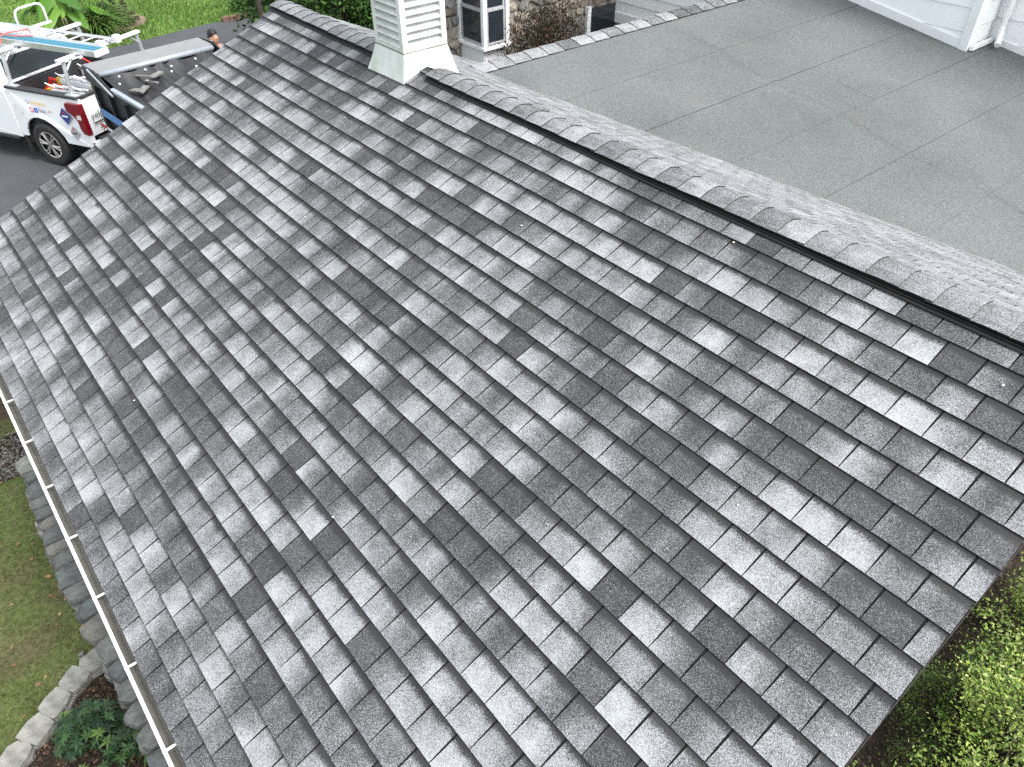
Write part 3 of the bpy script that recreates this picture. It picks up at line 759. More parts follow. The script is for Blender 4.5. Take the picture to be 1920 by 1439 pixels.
g = G(); g.box((GX1 + .16, -10.5, ZGR + GS * GX1 - .35), (.10, 9.3, .62)); g.build('parapet_board', WHITE, house)
g = G(); g.box((GX1 + .05, -10.5, (ZGR + GS * GX1 - .66 + LAWN_Z) / 2), (.2, 9.0, ZGR + GS * GX1 - .66 - LAWN_Z)); g.build('low_wing_wall', VINYL, house)

# --- upper storey walls in lapped white siding
LAP = 0.29
def siding(name, x0, x1, y, zb0, zb1, ztop_, lap=LAP, zref=None, corner=True):
    """Wall facing +y, bottom edge from (x0, zb0) to (x1, zb1)."""
    g = G(); g.prism([(x0, zb0), (x1, zb1), (x1, ztop_), (x0, ztop_)], lambda x, z: (x, y - .03, z), lambda x, z: (x, y - .15, z)); w = g.build(name, VINYL, house)
    z = zref if zref is not None else min(zb0, zb1)
    while z < ztop_:
        zc = z; zu = z + lap
        # clip the board to the sloping foot
        def foot_z(x): return zb0 + (zb1 - zb0) * (x - x0) / (x1 - x0) + .002
        pts = []
        xa, xb = x0, x1
        if zb0 != zb1 and zc < max(zb0, zb1):
            xc = x0 + (zc - zb0) / (zb1 - zb0) * (x1 - x0)
            if zu < min(zb0, zb1): z += lap; continue
            if zb0 < zb1: xb = min(x1, max(x0, xc))
            else: xa = max(x0, min(x1, xc))
        t = G()
        if zb0 != zb1 and zc < max(zb0, zb1):
            n_ = 12; bot = []; up = []
            for q in range(n_ + 1):
                x = x0 + (x1 - x0) * q / n_; zz = max(zc, foot_z(x))
                if zz > zu - .004: zz = zu - .004
                bot.append((x, zz)); up.append((x, zu))
            f1 = [(x, y - .020 + .020 * (zu - zz) / lap, zz) for x, zz in bot]; f2 = [(x, y - .020, zz) for x, zz in up]
            t.loft([f1, f2], cap=False, closed=False); t.loft([f1, [(x, y - .028, zz) for x, _, zz in f1]], cap=False, closed=False)
        else:
            t.quad((x0, y, zc), (x1, y, zc), (x1, y - .020, zu), (x0, y - .020, zu)); t.quad((x0, y, zc), (x1, y, zc), (x1, y - .028, zc), (x0, y - .028, zc))
        t.build('siding_board', VINYL, w); z += lap
    return w
XC = 4.76
zc_ = ZGR + GS * XC
w1 = siding('siding_wall', XC, 7.75, GYW, zc_ + .02, ZGR + GS * 7.75 + .02, 6.4, .325, zref=zc_ - .07)
g = G(); g.prism([(XC - .01, zc_ + .005), (7.75, ZGR + GS * 7.75 + .005), (7.75, ZGR + GS * 7.75 + .13), (XC - .01, zc_ + .13)], lambda x, z: (x, GYW + .022, z), lambda x, z: (x, GYW - .02, z)); g.build('base_trim', WHITE, w1)
g = G(); g.box((XC + .045, GYW + .012, (zc_ + 6.4) / 2), (.11, .045, 6.4 - zc_ - .02)); g.box((XC - .0125, GYW - .09, (zc_ + 6.4) / 2), (.025, .25, 6.4 - zc_ - .02)); g.build('corner_board', WHITE, w1)
w2 = siding('siding_wall', 7.75, 15.5, GYW, Z0 - 4.63, Z0 - 4.63, 6.4, .215, zref=Z0 - 4.63 + .20)
g = G(); g.box((11.6, GYW + .01, Z0 - 4.63 + .10), (7.8, .03, .20)); g.build('skirt_board', WHITE, w2)
# side wall facing -x, return and set-back wall with downspout
def siding_x(name, x, y0, y1, zb, ztop_, lap):
    g = G(); g.box((x + .09, (y0 + y1) / 2, (zb + ztop_) / 2), (.12, abs(y1 - y0), ztop_ - zb)); w = g.build(name, VINYL, house)
    z = zb
    while z < ztop_:
        t = G(); t.quad((x, y0, z), (x, y1, z), (x + .020, y1, z + lap), (x + .020, y0, z + lap)); t.quad((x, y0, z), (x, y1, z), (x + .028, y1, z), (x + .028, y0, z)); t.build('siding_board', VINYL, w); z += lap
    return w
w3 = siding_x('siding_wall', XC, GYW - .12, -13.45, zc_, 6.4, .325)
w4 = siding('siding_wall', 1.0, XC + .2, -13.5, ZGR + GS * 1.0 + .03, ZGR + GS * (XC + .2) + .03, 6.4, .325, zref=ZGR + GS * 1.0)
g = G(); g.prism([(1.0, ZGR + GS * 1.0 + .01), (XC - .1, ZGR + GS * (XC - .1) + .01), (XC - .1, ZGR + GS * (XC - .1) + .10), (1.0, ZGR + GS * 1.0 + .10)], lambda x, z: (x, -13.478, z), lambda x, z: (x, -13.52, z)); g.build('base_trim', WHITE, w4)
g = G(); zd = ZGR + GS * 4.6
for pts in ([(4.60, -13.42, 6.3), (4.60, -13.42, zd + .30), (4.56, -13.36, zd + .16), (4.50, -13.20, zd + .08)],): g.tube(pts, .042, 8)
g.build('downspout', WHITE, house)
g = G(); g.box((4.69, -13.1, zd + .075), (.05, .66, .06)); g.build('splash_trim', WHITE, house)

# --- stone wall and bay window beyond the low roof
XS = 12.08
g = G(); g.box((XS + .2, -10.2, (0 + 4.2) / 2), (.36, 5.1, 4.2)); sw = g.build('stone_wall', MORTAR, house, label='fieldstone wall behind the bay window')
r = np.random.RandomState(21); z = .25; idx = 0
while z < 3.6:
    hgt = r.uniform(.14, .26); y = -7.75 - r.uniform(0, .2)
    while y > -12.7:
        wdt = r.uniform(.18, .42); g = G(); stone(g, (XS + .02, y - wdt / 2, z + hgt / 2), (.14, wdt * 1.06, hgt * 1.08), None, 1000 + idx, 20, flat=.8)
        if z > 1.0: g.build('stone', FIELDSTONE[r.randint(0, 5)], sw)
        idx += 1; y -= wdt + .012
    z += hgt + .01
BX, BY, BZ = 11.3, -8.62, Z0 - 4.22
BYR = -9.20; BT = 4.4
g = G(); g.box(((BX + XS) / 2 + .04, (BY + BYR) / 2, BZ / 2 - .02), (XS - BX - .06, BY - BYR - .06, BZ - .05)); bay = g.build('bay_window', WHITE, house, label='white bay window with dark double-hung sashes')
g = G(); g.box(((BX + XS) / 2, (BY + BYR) / 2, BZ - .02), (XS - BX + .06, BY - BYR + .06, .05)); g.build('sill', WHITE, bay)
for (x, y) in ((BX + .03, BY - .03), (XS - .03, BY - .03), (BX + .03, BYR + .03)):
    g = G(); g.box((x, y, (BZ + BT) / 2), (.075, .075, BT - BZ)); g.build('post', WHITE, bay)
def sash(axis, a0, a1, fixed, z0, z1):
    fr = .035; g = G(); s = .0
    def B(a, z, da, dz, dep, o=0):
        return ((a, fixed + o, z), (da, dep, dz)) if axis == 'x' else ((fixed + o, a, z), (dep, da, dz))
    m = (a0 + a1) / 2; w = abs(a1 - a0)
    for zz in (z0 + fr / 2, z1 - fr / 2): g.box(*B(m, zz, w, fr, .035))
    for aa in (a0 + fr / 2, a1 - fr / 2): g.box(*B(aa, (z0 + z1) / 2, fr, z1 - z0 - 2 * fr, .034))
    o = g.build('sash', GREYFRAME, bay)
    g = G(); g.box(*B(m, (z0 + z1) / 2, w - 2 * fr, z1 - z0 - 2 * fr, .008)); g.build('pane', GLASS, o)
    return o
zm = BZ + .62
sash('x', BX + .08, XS - .08, BY - .03, BZ + .03, zm); sash('x', BX + .08, XS - .08, BY - .045, zm - .01, BT - .4)
sash('y', BYR + .08, BY - .08, BX + .03, BZ + .03, zm); sash('y', BYR + .08, BY - .08, BX + .045, zm - .01, BT - .4)
g = G(); g.box(((BX + XS) / 2, (BY + BYR) / 2, BT), (XS - BX + .1, BY - BYR + .1, .3)); g.build('bay_head', WHITE, bay)
g = G(); g.box((XS - .05, -12.35, Z0 - 4.9), (.05, .75, 1.3)); wn_ = g.build('side_window', GLASS, house)
for yy in (-11.93,): 
    g = G(); g.box((XS - .06, yy, Z0 - 4.9), (.09, .10, 1.4)); g.build('window_frame', WHITE, wn_)
g = G(); g.box((10.0, -13.05, (LAWN_Z + 1.33) / 2), (4.4, .2, 1.33 - LAWN_Z)); g.build('overhang_shade_wall', FIELDSTONE[2], house)  # dark wall added so the gap beneath the siding reads as overhang shade

# ------------------------------------------------------------------ pickup truck (own frame: x forward, y left, z up, origin under the rear axle)
TO = (16.21, -2.71, 0.03); TA = math.radians(28.1)
truck = thing('pickup_truck', 'white crew-cab pickup truck with ladder rack and loaded bed on the driveway', 'truck', TO, TA, world=False)
def arch_poly(x0, x1, ztop0, ztop1, zb, wheels, rr=.50, wz=.41):
    """Side outline between x0 (rear) and x1 (front) with wheel arches."""
    p = [(x0, ztop0), (x1, ztop1), (x1, zb)]
    for w in sorted(wheels, reverse=True):
        a0 = math.asin(min(1, (zb - wz) / rr)) if zb > wz else 0
        for a in np.linspace(a0, math.pi - a0, 11): p.append((w + rr * math.cos(a), wz + rr * math.sin(a)))
    p.append((x0, zb)); return p
for s in (1, -1):
    g = G()
    poly = arch_poly(-1.13, .64, 1.36, 1.36, .50, [0.0])
    # lower panel flares slightly outwards over the wheel, shoulder turns in at the top
    g.prism(poly, lambda x, z: (x, s * (.985 + .02 * math.exp(-((z - .95) / .28) ** 2) - .035 * max(0, (z - 1.2) / .16)), z), lambda x, z: (x, s * .90, z))
    g.build('bedside', CARWHITE, truck, bevel=.012)
    g = G(); g.prism([(-1.12, 1.355), (.62, 1.355), (.62, 1.40), (-1.10, 1.40)], lambda x, z: (x, s * .98, z), lambda x, z: (x, s * .84, z)); g.build('rail_cap', BLACKTRIM, truck, bevel=.01)
    g = G()
    for a0, a1 in zip(np.linspace(-.1, math.pi + .1, 15)[:-1], np.linspace(-.1, math.pi + .1, 15)[1:]):
        q = [(.49 * math.cos(a), .41 + .49 * math.sin(a)) for a in (a0, a1)]
        g.quad((q[0][0], s * .97, q[0][1]), (q[1][0], s * .97, q[1][1]), (q[1][0], s * .55, q[1][1]), (q[0][0], s * .55, q[0][1]))
    g.build('wheel_well', BLACKTRIM, truck)
g = G(); g.box((-.24, 0, .70), (1.72, 1.80, .06)); g.box((.60, 0, 1.02), (.05, 1.80, .66)); g.box((-.24, .865, 1.02), (1.74, .05, .62)); g.box((-.24, -.865, 1.02), (1.74, .05, .62)); 
for k in range(7): g.box((-.24, -.7 + k * .235, .735), (1.7, .09, .02))
g.build('bed_liner', BLACKTRIM, truck)
g = G(); g.box((.655, 0, 1.395), (.06, 1.64, .035)); g.build('bulkhead_trim', WHITEMETAL, truck, bevel=.006)
# tailgate with pressed recess
g = G(); g.prism([(-.90, .70), (.90, .70), (.90, 1.36), (-.90, 1.36)], lambda y, z: (-1.13 - .02 * math.sin((z - .7) / .66 * math.pi), y, z), lambda y, z: (-1.06, y, z))
tg = g.build('tailgate', CARWHITE, truck, bevel=.012)
g = G(); g.box((-1.105, 0, 1.375), (.08, 1.80, .03)); g.build('tailgate_cap', BLACKTRIM, tg)
g = G(); g.box((-1.158, .0, 1.22), (.012, .16, .05)); g.build('handle', BLACKTRIM, tg)
for s in (1, -1):
    g = G(); g.prism([(-1.12, 1.29), (-1.12, .74), (-1.02, .76), (-.98, .86), (-.985, .98), (-.93, 1.06), (-.80, 1.14), (-.79, 1.25), (-.83, 1.29)], lambda x, z: (x, s * 1.008, z), lambda x, z: (x, s * .93, z)); tl = g.build('taillight', TAILRED, truck, bevel=.008)
    g = G(); g.prism([(.915, 1.29), (.915, .74), (1.005, .74), (1.005, 1.29)], lambda y, z: (-1.142, s * y, z), lambda y, z: (-1.10, s * y, z)); g.build('taillight_rear', TAILRED, truck, bevel=.006)
    g = G(); g.prism([(-1.10, 1.02), (-1.00, 1.02), (-1.01, 1.09), (-1.10, 1.10)], lambda x, z: (x, s * 1.014, z), lambda x, z: (x, s * 1.0, z)); g.build('reverse_lens', LENSWHITE, tl)
g = G(); g.prism([(-.98, .50), (.98, .50), (.98, .62), (.60, .64), (.5, .60), (-.5, .60), (-.60, .64), (-.98, .62)], lambda y, z: (-1.36, y * .97, z), lambda y, z: (-1.12, y, z)); bp = g.build('rear_bumper', CARWHITE, truck, bevel=.02)
g = G(); g.box((-1.25, 0, .652), (.22, 1.7, .03)); g.build('bumper_step', BLACKTRIM, bp)
for s in (1, -1):
    g = G(); g.box((-1.22, s * .93, .555), (.20, .10, .10)); g.build('bumper_pocket', BLACKTRIM, bp)
# cab and bonnet
for s in (1, -1):
    g = G(); g.prism(arch_poly(.66, 4.55, 1.30, 1.20, .46, [3.72]), lambda x, z: (x, s * (.985 + .02 * math.exp(-((z - .95) / .28) ** 2)), z), lambda x, z: (x, s * .88, z)); g.build('cab_side', CARWHITE, truck, bevel=.012)
    g = G(); g.box((1.30, s * 1.003, .93), (.008, .006, .74)); g.box((2.42, s * 1.003, .93), (.008, .006, .74)); g.build('door_gap', BLACKTRIM, truck)
    for hx in (1.22, 2.34): g = G(); g.box((hx, s * 1.02, 1.12), (.20, .03, .035)); g.build('door_handle', CARWHITE, truck, bevel=.008)
    g = G(); g.box((1.9, s * .95, .44), (2.3, .16, .06)); g.build('running_board', BLACKTRIM, truck, bevel=.01)
    g = G(); g.box((2.98, s * 1.12, 1.32), (.12, .20, .16)); g.build('door_mirror', CARWHITE, truck, bevel=.03)
g = G(); g.loft([[(.66, .93, .5), (4.6, .93, .5), (4.6, -.93, .5), (.66, -.93, .5)], [(.66, .93, 1.22), (4.6, .93, 1.14), (4.6, -.93, 1.14), (.66, -.93, 1.22)]]); g.loft([[(3.0, .93, 1.22), (4.55, .90, 1.14), (4.55, -.90, 1.14), (3.0, -.93, 1.22)], [(3.02, .82, 1.32), (4.4, .78, 1.24), (4.4, -.78, 1.24), (3.02, -.82, 1.32)]]); g.build('bonnet', CARWHITE, truck, bevel=.02)
g = G()
def cabring(x0, x1, w, z): return [(x0, w, z), (x1, w, z), (x1, -w, z), (x0, -w, z)]
g.loft([cabring(.66, 3.15, .955, 1.22), cabring(.68, 3.05, .945, 1.30), cabring(.86, 2.50, .80, 1.80), cabring(.95, 2.38, .76, 1.87), cabring(1.15, 2.2, .60, 1.905)]); cab = g.build('cab', CARWHITE, truck, bevel=.03)
def cabpt(x, z, side):
    t = (z - 1.30) / .5; return (x, side * (.945 + (.80 - .945) * t + .006), z)
g = G()
def rp(y, t): return (.68 + .18 * t - .008, y * (.80 - .13 * t), 1.30 + .5 * t)
g.quad(rp(-1, .06), rp(1, .06), rp(1, .90), rp(-1, .90)); rw = g.build('rear_window', GLASS, cab)
for s in (1, -1):
    for (xa, xb, ta, tb) in ((.95, 1.62, 1.05, 1.62), (1.70, 2.84, 1.70, 2.40)):
        g = G(); g.quad(cabpt(xa, 1.33, s), cabpt(xb, 1.33, s), cabpt(tb, 1.74, s), cabpt(ta, 1.74, s)); g.build('side_window', GLASS, cab)
g = G(); g.quad((3.02, .85, 1.34), (3.02, -.85, 1.34), (2.53, -.74, 1.78), (2.53, .74, 1.78)); g.build('windscreen', GLASS, cab)
g = G(); g.box((.865, 0, 1.842), (.05, .46, .05)); g.build('high_brake_light', simple('smoked_lens', (.08, .06, .065), .25), cab)
g = G(); g.box((4.62, 0, .85), (.06, 1.5, .42)); g.build('grille', BLACKTRIM, truck, bevel=.02)
g = G(); g.box((4.62, 0, .52), (.16, 1.9, .2)); g.build('front_bumper', CARWHITE, truck, bevel=.03)
for s in (1, -1): g = G(); g.box((4.58, s * .82, .98), (.10, .24, .16)); g.build('headlight', LENSWHITE, truck, bevel=.02)
# wheels
def wheel(parent, x, s, R=.40, w=.27, y=.995, spokes=6, base=.0, nm='wheel'):
    g = G(); prof = [(.245, 0), (.33, .012), (.375, .004), (R - .006, -.02), (R, -.06), (R, -w + .06), (R - .01, -w + .02), (.30, -w), (.20, -w)]
    rings = [[(x + r_ * math.cos(a), s * (y + dy), base + R + r_ * math.sin(a)) for a in np.linspace(0, 2 * math.pi, 32, endpoint=False)] for r_, dy in prof]
    g.loft(rings, cap=False); o = g.build(nm, BLACKRUB, parent, smooth=True)
    h = G(); rim = [(.252, -.004), (.245, .004), (.225, -.004), (.222, -.05), (.05, -.055)]
    h.loft([[(x + r_ * math.cos(a), s * (y + dy), base + R + r_ * math.sin(a)) for a in np.linspace(0, 2 * math.pi, 32, endpoint=False)] for r_, dy in rim[:3]], cap=False)
    for k in range(spokes):
        for d_ in (-.14, .14):
            a = 2 * math.pi * k / spokes + .2; a2 = a + d_
            p0 = Vector((x + .05 * math.cos(a), s * (y - .012), base + R + .05 * math.sin(a))); p1 = Vector((x + .235 * math.cos(a2), s * (y - .006), base + R + .235 * math.sin(a2)))
            h.tube([p0, (p0 + p1) / 2 + Vector((0, s * .004, 0)), p1], [.022, .017, .019], 6)
    h.tube([(x, s * (y - .05), base + R), (x, s * (y + .006), base + R)], [.07, .055], 12)
    h.build('rim', RIM, o)
    d_ = G(); d_.tube([(x, s * (y - .10), base + R), (x, s * (y - .052), base + R)], .222, 24); d_.build('brake_disc', DARKIRON, o)
for x in (0, 3.72):
    for s in (1, -1): wheel(truck, x, s)
for s in (1, -1): g = G(); g.box((.56, s * .90, .33), (.012, .24, .34)); g.build('mud_flap', BLACKRUB, truck)
g = G(); g.box((1.7, 0, .42), (5.6, .9, .16)); g.tube([(0, -.75, .40), (0, .75, .40)], .07, 8); g.tube([(3.72, -.75, .40), (3.72, .75, .40)], .06, 8); g.box((-1.5, 0, .50), (.55, .08, .07)); g.build('chassis', DARKIRON, truck)
# fuel door ring and badge
g = G(); g.tube([(.42 + .09 * math.cos(a), 1.006, 1.02 + .09 * math.sin(a)) for a in np.linspace(0, 2 * math.pi, 25)], .003, 4, cap=False); g.build('fuel_door', STICKGREY, truck)
# rack
RK = simple('rack_grey_aluminium', (0.52, 0.54, 0.57), 0.4, metal=.5, var=.08)
rack = G()
ZB = 1.98
rack.box((-.98, .02, ZB), (.10, 1.86, .045)); rk = rack.build('rack_crossbar', WHITEMETAL, truck, bevel=.008)
g = G(); g.box((.46, .02, ZB), (.10, 1.86, .045)); g.build('rack_crossbar', WHITEMETAL, truck, bevel=.008)
for x in (-.98, .46):
    for s in (1, -1):
        g = G(); g.tube([(x + .02, s * .90, 1.40), (x, s * .86, 1.80), (x, s * .84, ZB - .02)], .034, 8); g.tube([(x, s * .86, 1.78), (x, s * .66, ZB - .025)], .02, 6); g.box((x, s * .905, 1.408), (.26, .10, .016)); g.build('rack_post', RK, truck)
# lettering and stickers
def text(body, size, fn, mat, parent, name, ex=.0015):
    c = bpy.data.curves.new(name, 'FONT'); c.body = body; c.size = size; c.extrude = 0; c.resolution_u = 2
    tmp = bpy.data.objects.new(name, c); COL.objects.link(tmp)
    dg = bpy.context.evaluated_depsgraph_get(); me = bpy.data.meshes.new_from_object(tmp.evaluated_get(dg)); bpy.data.objects.remove(tmp)
    pts = np.array([fn(v.co.x, v.co.y) for v in me.vertices]); off = (pts.min(0) + pts.max(0)) / 2
    me.vertices.foreach_set('co', (pts - off).astype(np.float32).ravel()); me.materials.clear(); me.materials.append(mat); me.update()
    return link(name, me, parent, tuple(off))
SY = 1.010
# left bedside: text runs towards the rear (-x) when read from outside
sidef = lambda x0, z0: (lambda u, v: (x0 - u, SY + .004 * 0 + .001, z0 + v))
tailf = lambda y0, z0: (lambda u, v: (-1.153, y0 - u, z0 + v))
text('G', .11, sidef(.16, 1.15), FBBLUE, truck, 'lettering')
def star(g, cx_, cz_, r_, fn):
    g.quad(*[fn(cx_ + (r_ if k % 2 == 0 else r_ * .42) * math.sin(k * math.pi / 5), cz_ + (r_ if k % 2 == 0 else r_ * .42) * math.cos(k * math.pi / 5)) for k in range(10)])
fS = lambda u, v: (-u, SY + .001, v)
for k in range(5):
    g = G(); star(g, -.16 + .12 + k * .075 , 1.185, .038, fS); g.build('star_sticker', GOLD, truck)
def icon(kind, u, v, s_, fn, parent, dn):
    g = G(); q = [(u - s_, v - s_), (u + s_, v - s_), (u + s_, v + s_), (u - s_, v + s_)]
    g.quad(*[fn(*p) for p in q]); o = g.build('icon_sticker', PINK if kind == 'i' else FBBLUE, parent)
    if kind == 'i':
        h = G(); 
        for r0 in (.62, .28):
            pts = [(u + s_ * r0 * math.cos(a), v + s_ * r0 * math.sin(a)) for a in np.linspace(0, 2 * math.pi, 17)]
            h.tube([Vector(fn(*p)) + Vector(dn) * .001 for p in pts], s_ * .07, 4, cap=False)
        h.build('icon_ring', WHITE, o)
    else:
        text('f', s_ * 2.2, (lambda a, b_: tuple(Vector(fn(u - s_ * .1 + a * .9, v - s_ * .85 + b_)) + Vector(dn) * .0012)), WHITE, o, 'lettering')
icon('i', -.075, 1.055, .045, fS, truck, (0, 1, 0)); icon('f', .03, 1.055, .045, fS, truck, (0, 1, 0))
text('yelp', .095, lambda u, v: fS(.105 + u, 1.03 + v), INK, truck, 'lettering')
g = G(); star(g, .36, 1.07, .03, fS); g.build('star_sticker', REDINK, truck)
g = G(); g.quad(fS(.72, 1.20), fS(.85, 1.04), fS(.72, .88), fS(.59, 1.04)); o = g.build('diamond_sticker', NAVY, truck)
g = G(); g.quad(*[(p[0], p[1] + .001, p[2]) for p in (fS(.65, 1.055), fS(.79, 1.055), fS(.79, 1.025), fS(.65, 1.025))]); g.build('sticker_band', WHITE, o)
g = G(); g.quad(*[(p[0], p[1] + .001, p[2]) for p in (fS(.695, 1.12), fS(.745, 1.12), fS(.745, 1.09), fS(.695, 1.09))]); g.build('sticker_mark', REDINK, o)
g = G(); g.quad(fS(.80, .88), fS(.91, .74), fS(.80, .62), fS(.69, .74)); o = g.build('diamond_sticker', STICKGREY, truck)
g = G(); g.quad(*[(p[0], p[1] + .001, p[2]) for p in (fS(.745, .755), fS(.855, .755), fS(.855, .73), fS(.745, .73))]); g.build('sticker_band', INK, o)
g = G(); g.quad(*[(p[0], p[1] + .001, p[2]) for p in (fS(.775, .84), fS(.825, .84), fS(.825, .81), fS(.775, .81))]); g.build('sticker_mark', REDINK, o)
fT = lambda u, v: (-1.156, .88 - u, v)
text('yelp', .17, lambda u, v: fT(.04 + u, .98 + v), INK, tg, 'lettering')
g = G(); star(g, .49, 1.04, .05, fT); g.build('star_sticker', REDINK, tg)
icon('i', .63, 1.03, .062, fT, tg, (-1, 0, 0)); icon('f', .80, 1.03, .062, fT, tg, (-1, 0, 0))
g = G(); g.quad(fT(.06, .925), fT(.86, .925), fT(.86, .90), fT(.06, .90)); g.quad(fT(.04, .875), fT(.90, .875), fT(.90, .868), fT(.04, .868)); g.build('lettering_rule', INK, tg)
text('914-471-', .17, lambda u, v: fT(.16 + u, .73 + v), INK, tg, 'lettering')
g = G(); g.prism([(.50, 1.25), (.62, 1.25), (.64, 1.27), (.62, 1.29), (.50, 1.29), (.48, 1.27)], lambda u, v: fT(u, v), lambda u, v: tuple(Vector(fT(u, v)) + Vector((.004, 0, 0)))); g.build('badge', REDINK, tg)
TM = Matrix.Translation(TO) @ Matrix.Rotation(TA, 4, 'Z')
def on_truck(name, label, cat, x, y, z, rz=0):
    p = TM @ Vector((x, y, z)); return thing(name, label, cat, p, TA + rz, world=False)
# --- ladders and plank on the rack
zl = ZB + .024
pl = on_truck('scaffold_plank', 'aluminium scaffold plank with teal deck strapped on the truck rack', 'plank', .35, .47, zl)
g = G(); g.box((0, .13, .05), (3.7, .03, .10)); g.box((0, -.13, .05), (3.7, .03, .10)); g.build('side_rail', ALU, pl, bevel=.005)
g = G()
for yy in (-.075, 0, .075): g.box((0, yy, .085), (3.68, .062, .02))
g.build('deck', TEAL, pl)
g = G(); g.box((1.86, 0, .05), (.03, .29, .095)); g.box((-1.86, 0, .05), (.03, .29, .095)); g.build('end_cap', WHITEMETAL, pl)
ld = on_truck('extension_ladder', 'aluminium extension ladder lying beside the teal plank on the rack', 'ladder', .55, .02, zl)
for yy in (-.19, .19): g = G(); g.tube([(-1.75, yy, .05), (2.0, yy, .05)], .034, 8); g.build('stile', ALU, ld)
for k in range(12): g = G(); g.tube([(-1.6 + k * .31, -.19, .05), (-1.6 + k * .31, .19, .05)], .016, 6); g.build('rung', ALU, ld)
for yy in (-.19, .19): g = G(); g.box((-1.78, yy, .07), (.10, .10, .13)); g.build('foot', WHITEMETAL, ld, bevel=.01)
stb = on_truck('ladder_stabiliser', 'white bent tube ladder stabiliser standing up from the rack', 'stabiliser', 1.0, -.35, zl)
g = G(); pts = [(0, .28, -.01), (0, .28, .26), (0, .24, .33), (0, .16, .36), (0, -.22, .36), (0, -.30, .33), (0, -.34, .26), (0, -.34, -.01)]
g.tube(pts, .020, 8); g.build('hoop', WHITEMETAL, stb, smooth=True)
g = G(); g.box((0, -.03, .01), (.07, .72, .03)); g.build('base_bar', WHITEMETAL, stb)
sp = on_truck('ratchet_strap', 'faded red strap wrapped over the plank and ladder', 'strap', .62, .25, zl)
g = G(); g.tube([(0, .42, .02), (0, .39, .14), (.02, .2, .15), (.05, .0, .12), (.04, -.22, .10), (.03, -.25, .0)], .014, 6); g.build('webbing', simple('faded_red_webbing', (.42, .12, .11), .8), sp)
g = G(); g.tube([(.6, .30, .14), (.2, .26, .15), (-.2, .30, .14), (-.5, .14, .13)], .012, 6); g.build('loose_end', MATS['faded_red_webbing'], sp)
# --- bed contents
jc = on_truck('fuel_can', 'red plastic fuel can standing in the truck bed', 'fuel can', .22, .22, .745); jc.scale = (1.3, 1.3, 1.3)
g = G(); g.loft([[(-.20, -.12, 0), (.20, -.12, 0), (.20, .12, 0), (-.20, .12, 0)], [(-.21, -.13, .08), (.21, -.13, .08), (.21, .13, .08), (-.21, .13, .08)], [(-.20, -.12, .30), (.20, -.12, .30), (.20, .12, .30), (-.20, .12, .30)], [(-.12, -.06, .36), (.16, -.06, .36), (.16, .06, .36), (-.12, .06, .36)]]); g.build('can_body', REDPL, jc, bevel=.02)
g = G(); g.tube([(-.14, 0, .34), (-.10, 0, .43), (.10, 0, .44), (.15, 0, .35)], .022, 8); g.build('handle', REDPL, jc)
g = G(); g.tube([(-.20, 0, .33), (-.33, 0, .42)], [.03, .018], 8); g.build('spout', YELPL, jc)
for i, (x, y, z, L, rz) in enumerate(((-.55, .60, .76, .95, .06), (-.50, .36, .78, 1.0, -.08), (-.52, .10, .76, .9, .12), (-.45, -.2, .77, 1.0, -.05))):
    nm = [('spirit_level', 'long pale spirit level with yellow ends nearest the bed rail'), ('metal_bracket', 'white steel roof bracket lying between the level and the pump jack'), ('pump_jack', 'white slotted pump jack lying in the truck bed'), ('guard_rail', 'pale folded guard rail at the far side of the bed load')][i]
    t = on_truck(nm[0], nm[1], nm[0].replace('_', ' '), x, y, z, rz)
    zz = .62 + .06 * (i % 2)
    g = G(); g.box((0, 0, zz - .1), (L, .06, .09)); g.box((0, .0, zz + .0), (L * .9, .035, .03)); g.build('bar', WHITEMETAL, t, bevel=.005)
    g = G()
    for k in range(5): g.box((-L / 2 + .1 + k * L / 5, 0, (zz - .1) / 2), (.035, .05, zz - .1)); 
    for k in range(4): g.tube([(-L / 2 + .15 + k * .2, -.02, zz - .05), (-L / 2 + .3 + k * .2, .08, zz + .07)], .010, 5)
    g.build('braces', ALU, t)
    g = G(); g.box((L / 2 - .03, 0, zz - .1), (.09, .075, .11)); g.box((-L / 2 + .05, 0, zz - .1), (.09, .075, .11)); g.build('end_grip', YELPL if i in (0, 1) else BLACKTRIM, t, bevel=.008)
ch = on_truck('red_strap_roll', 'red strap stretched to the far front corner of the bed', 'strap', -.55, -.5, .74)
g = G(); g.tube([(1.0, -.2, .66), (.5, -.1, .55), (-.1, 0, .30), (-.2, .02, .02)], .018, 6); g.build('webbing', REDPL, ch)

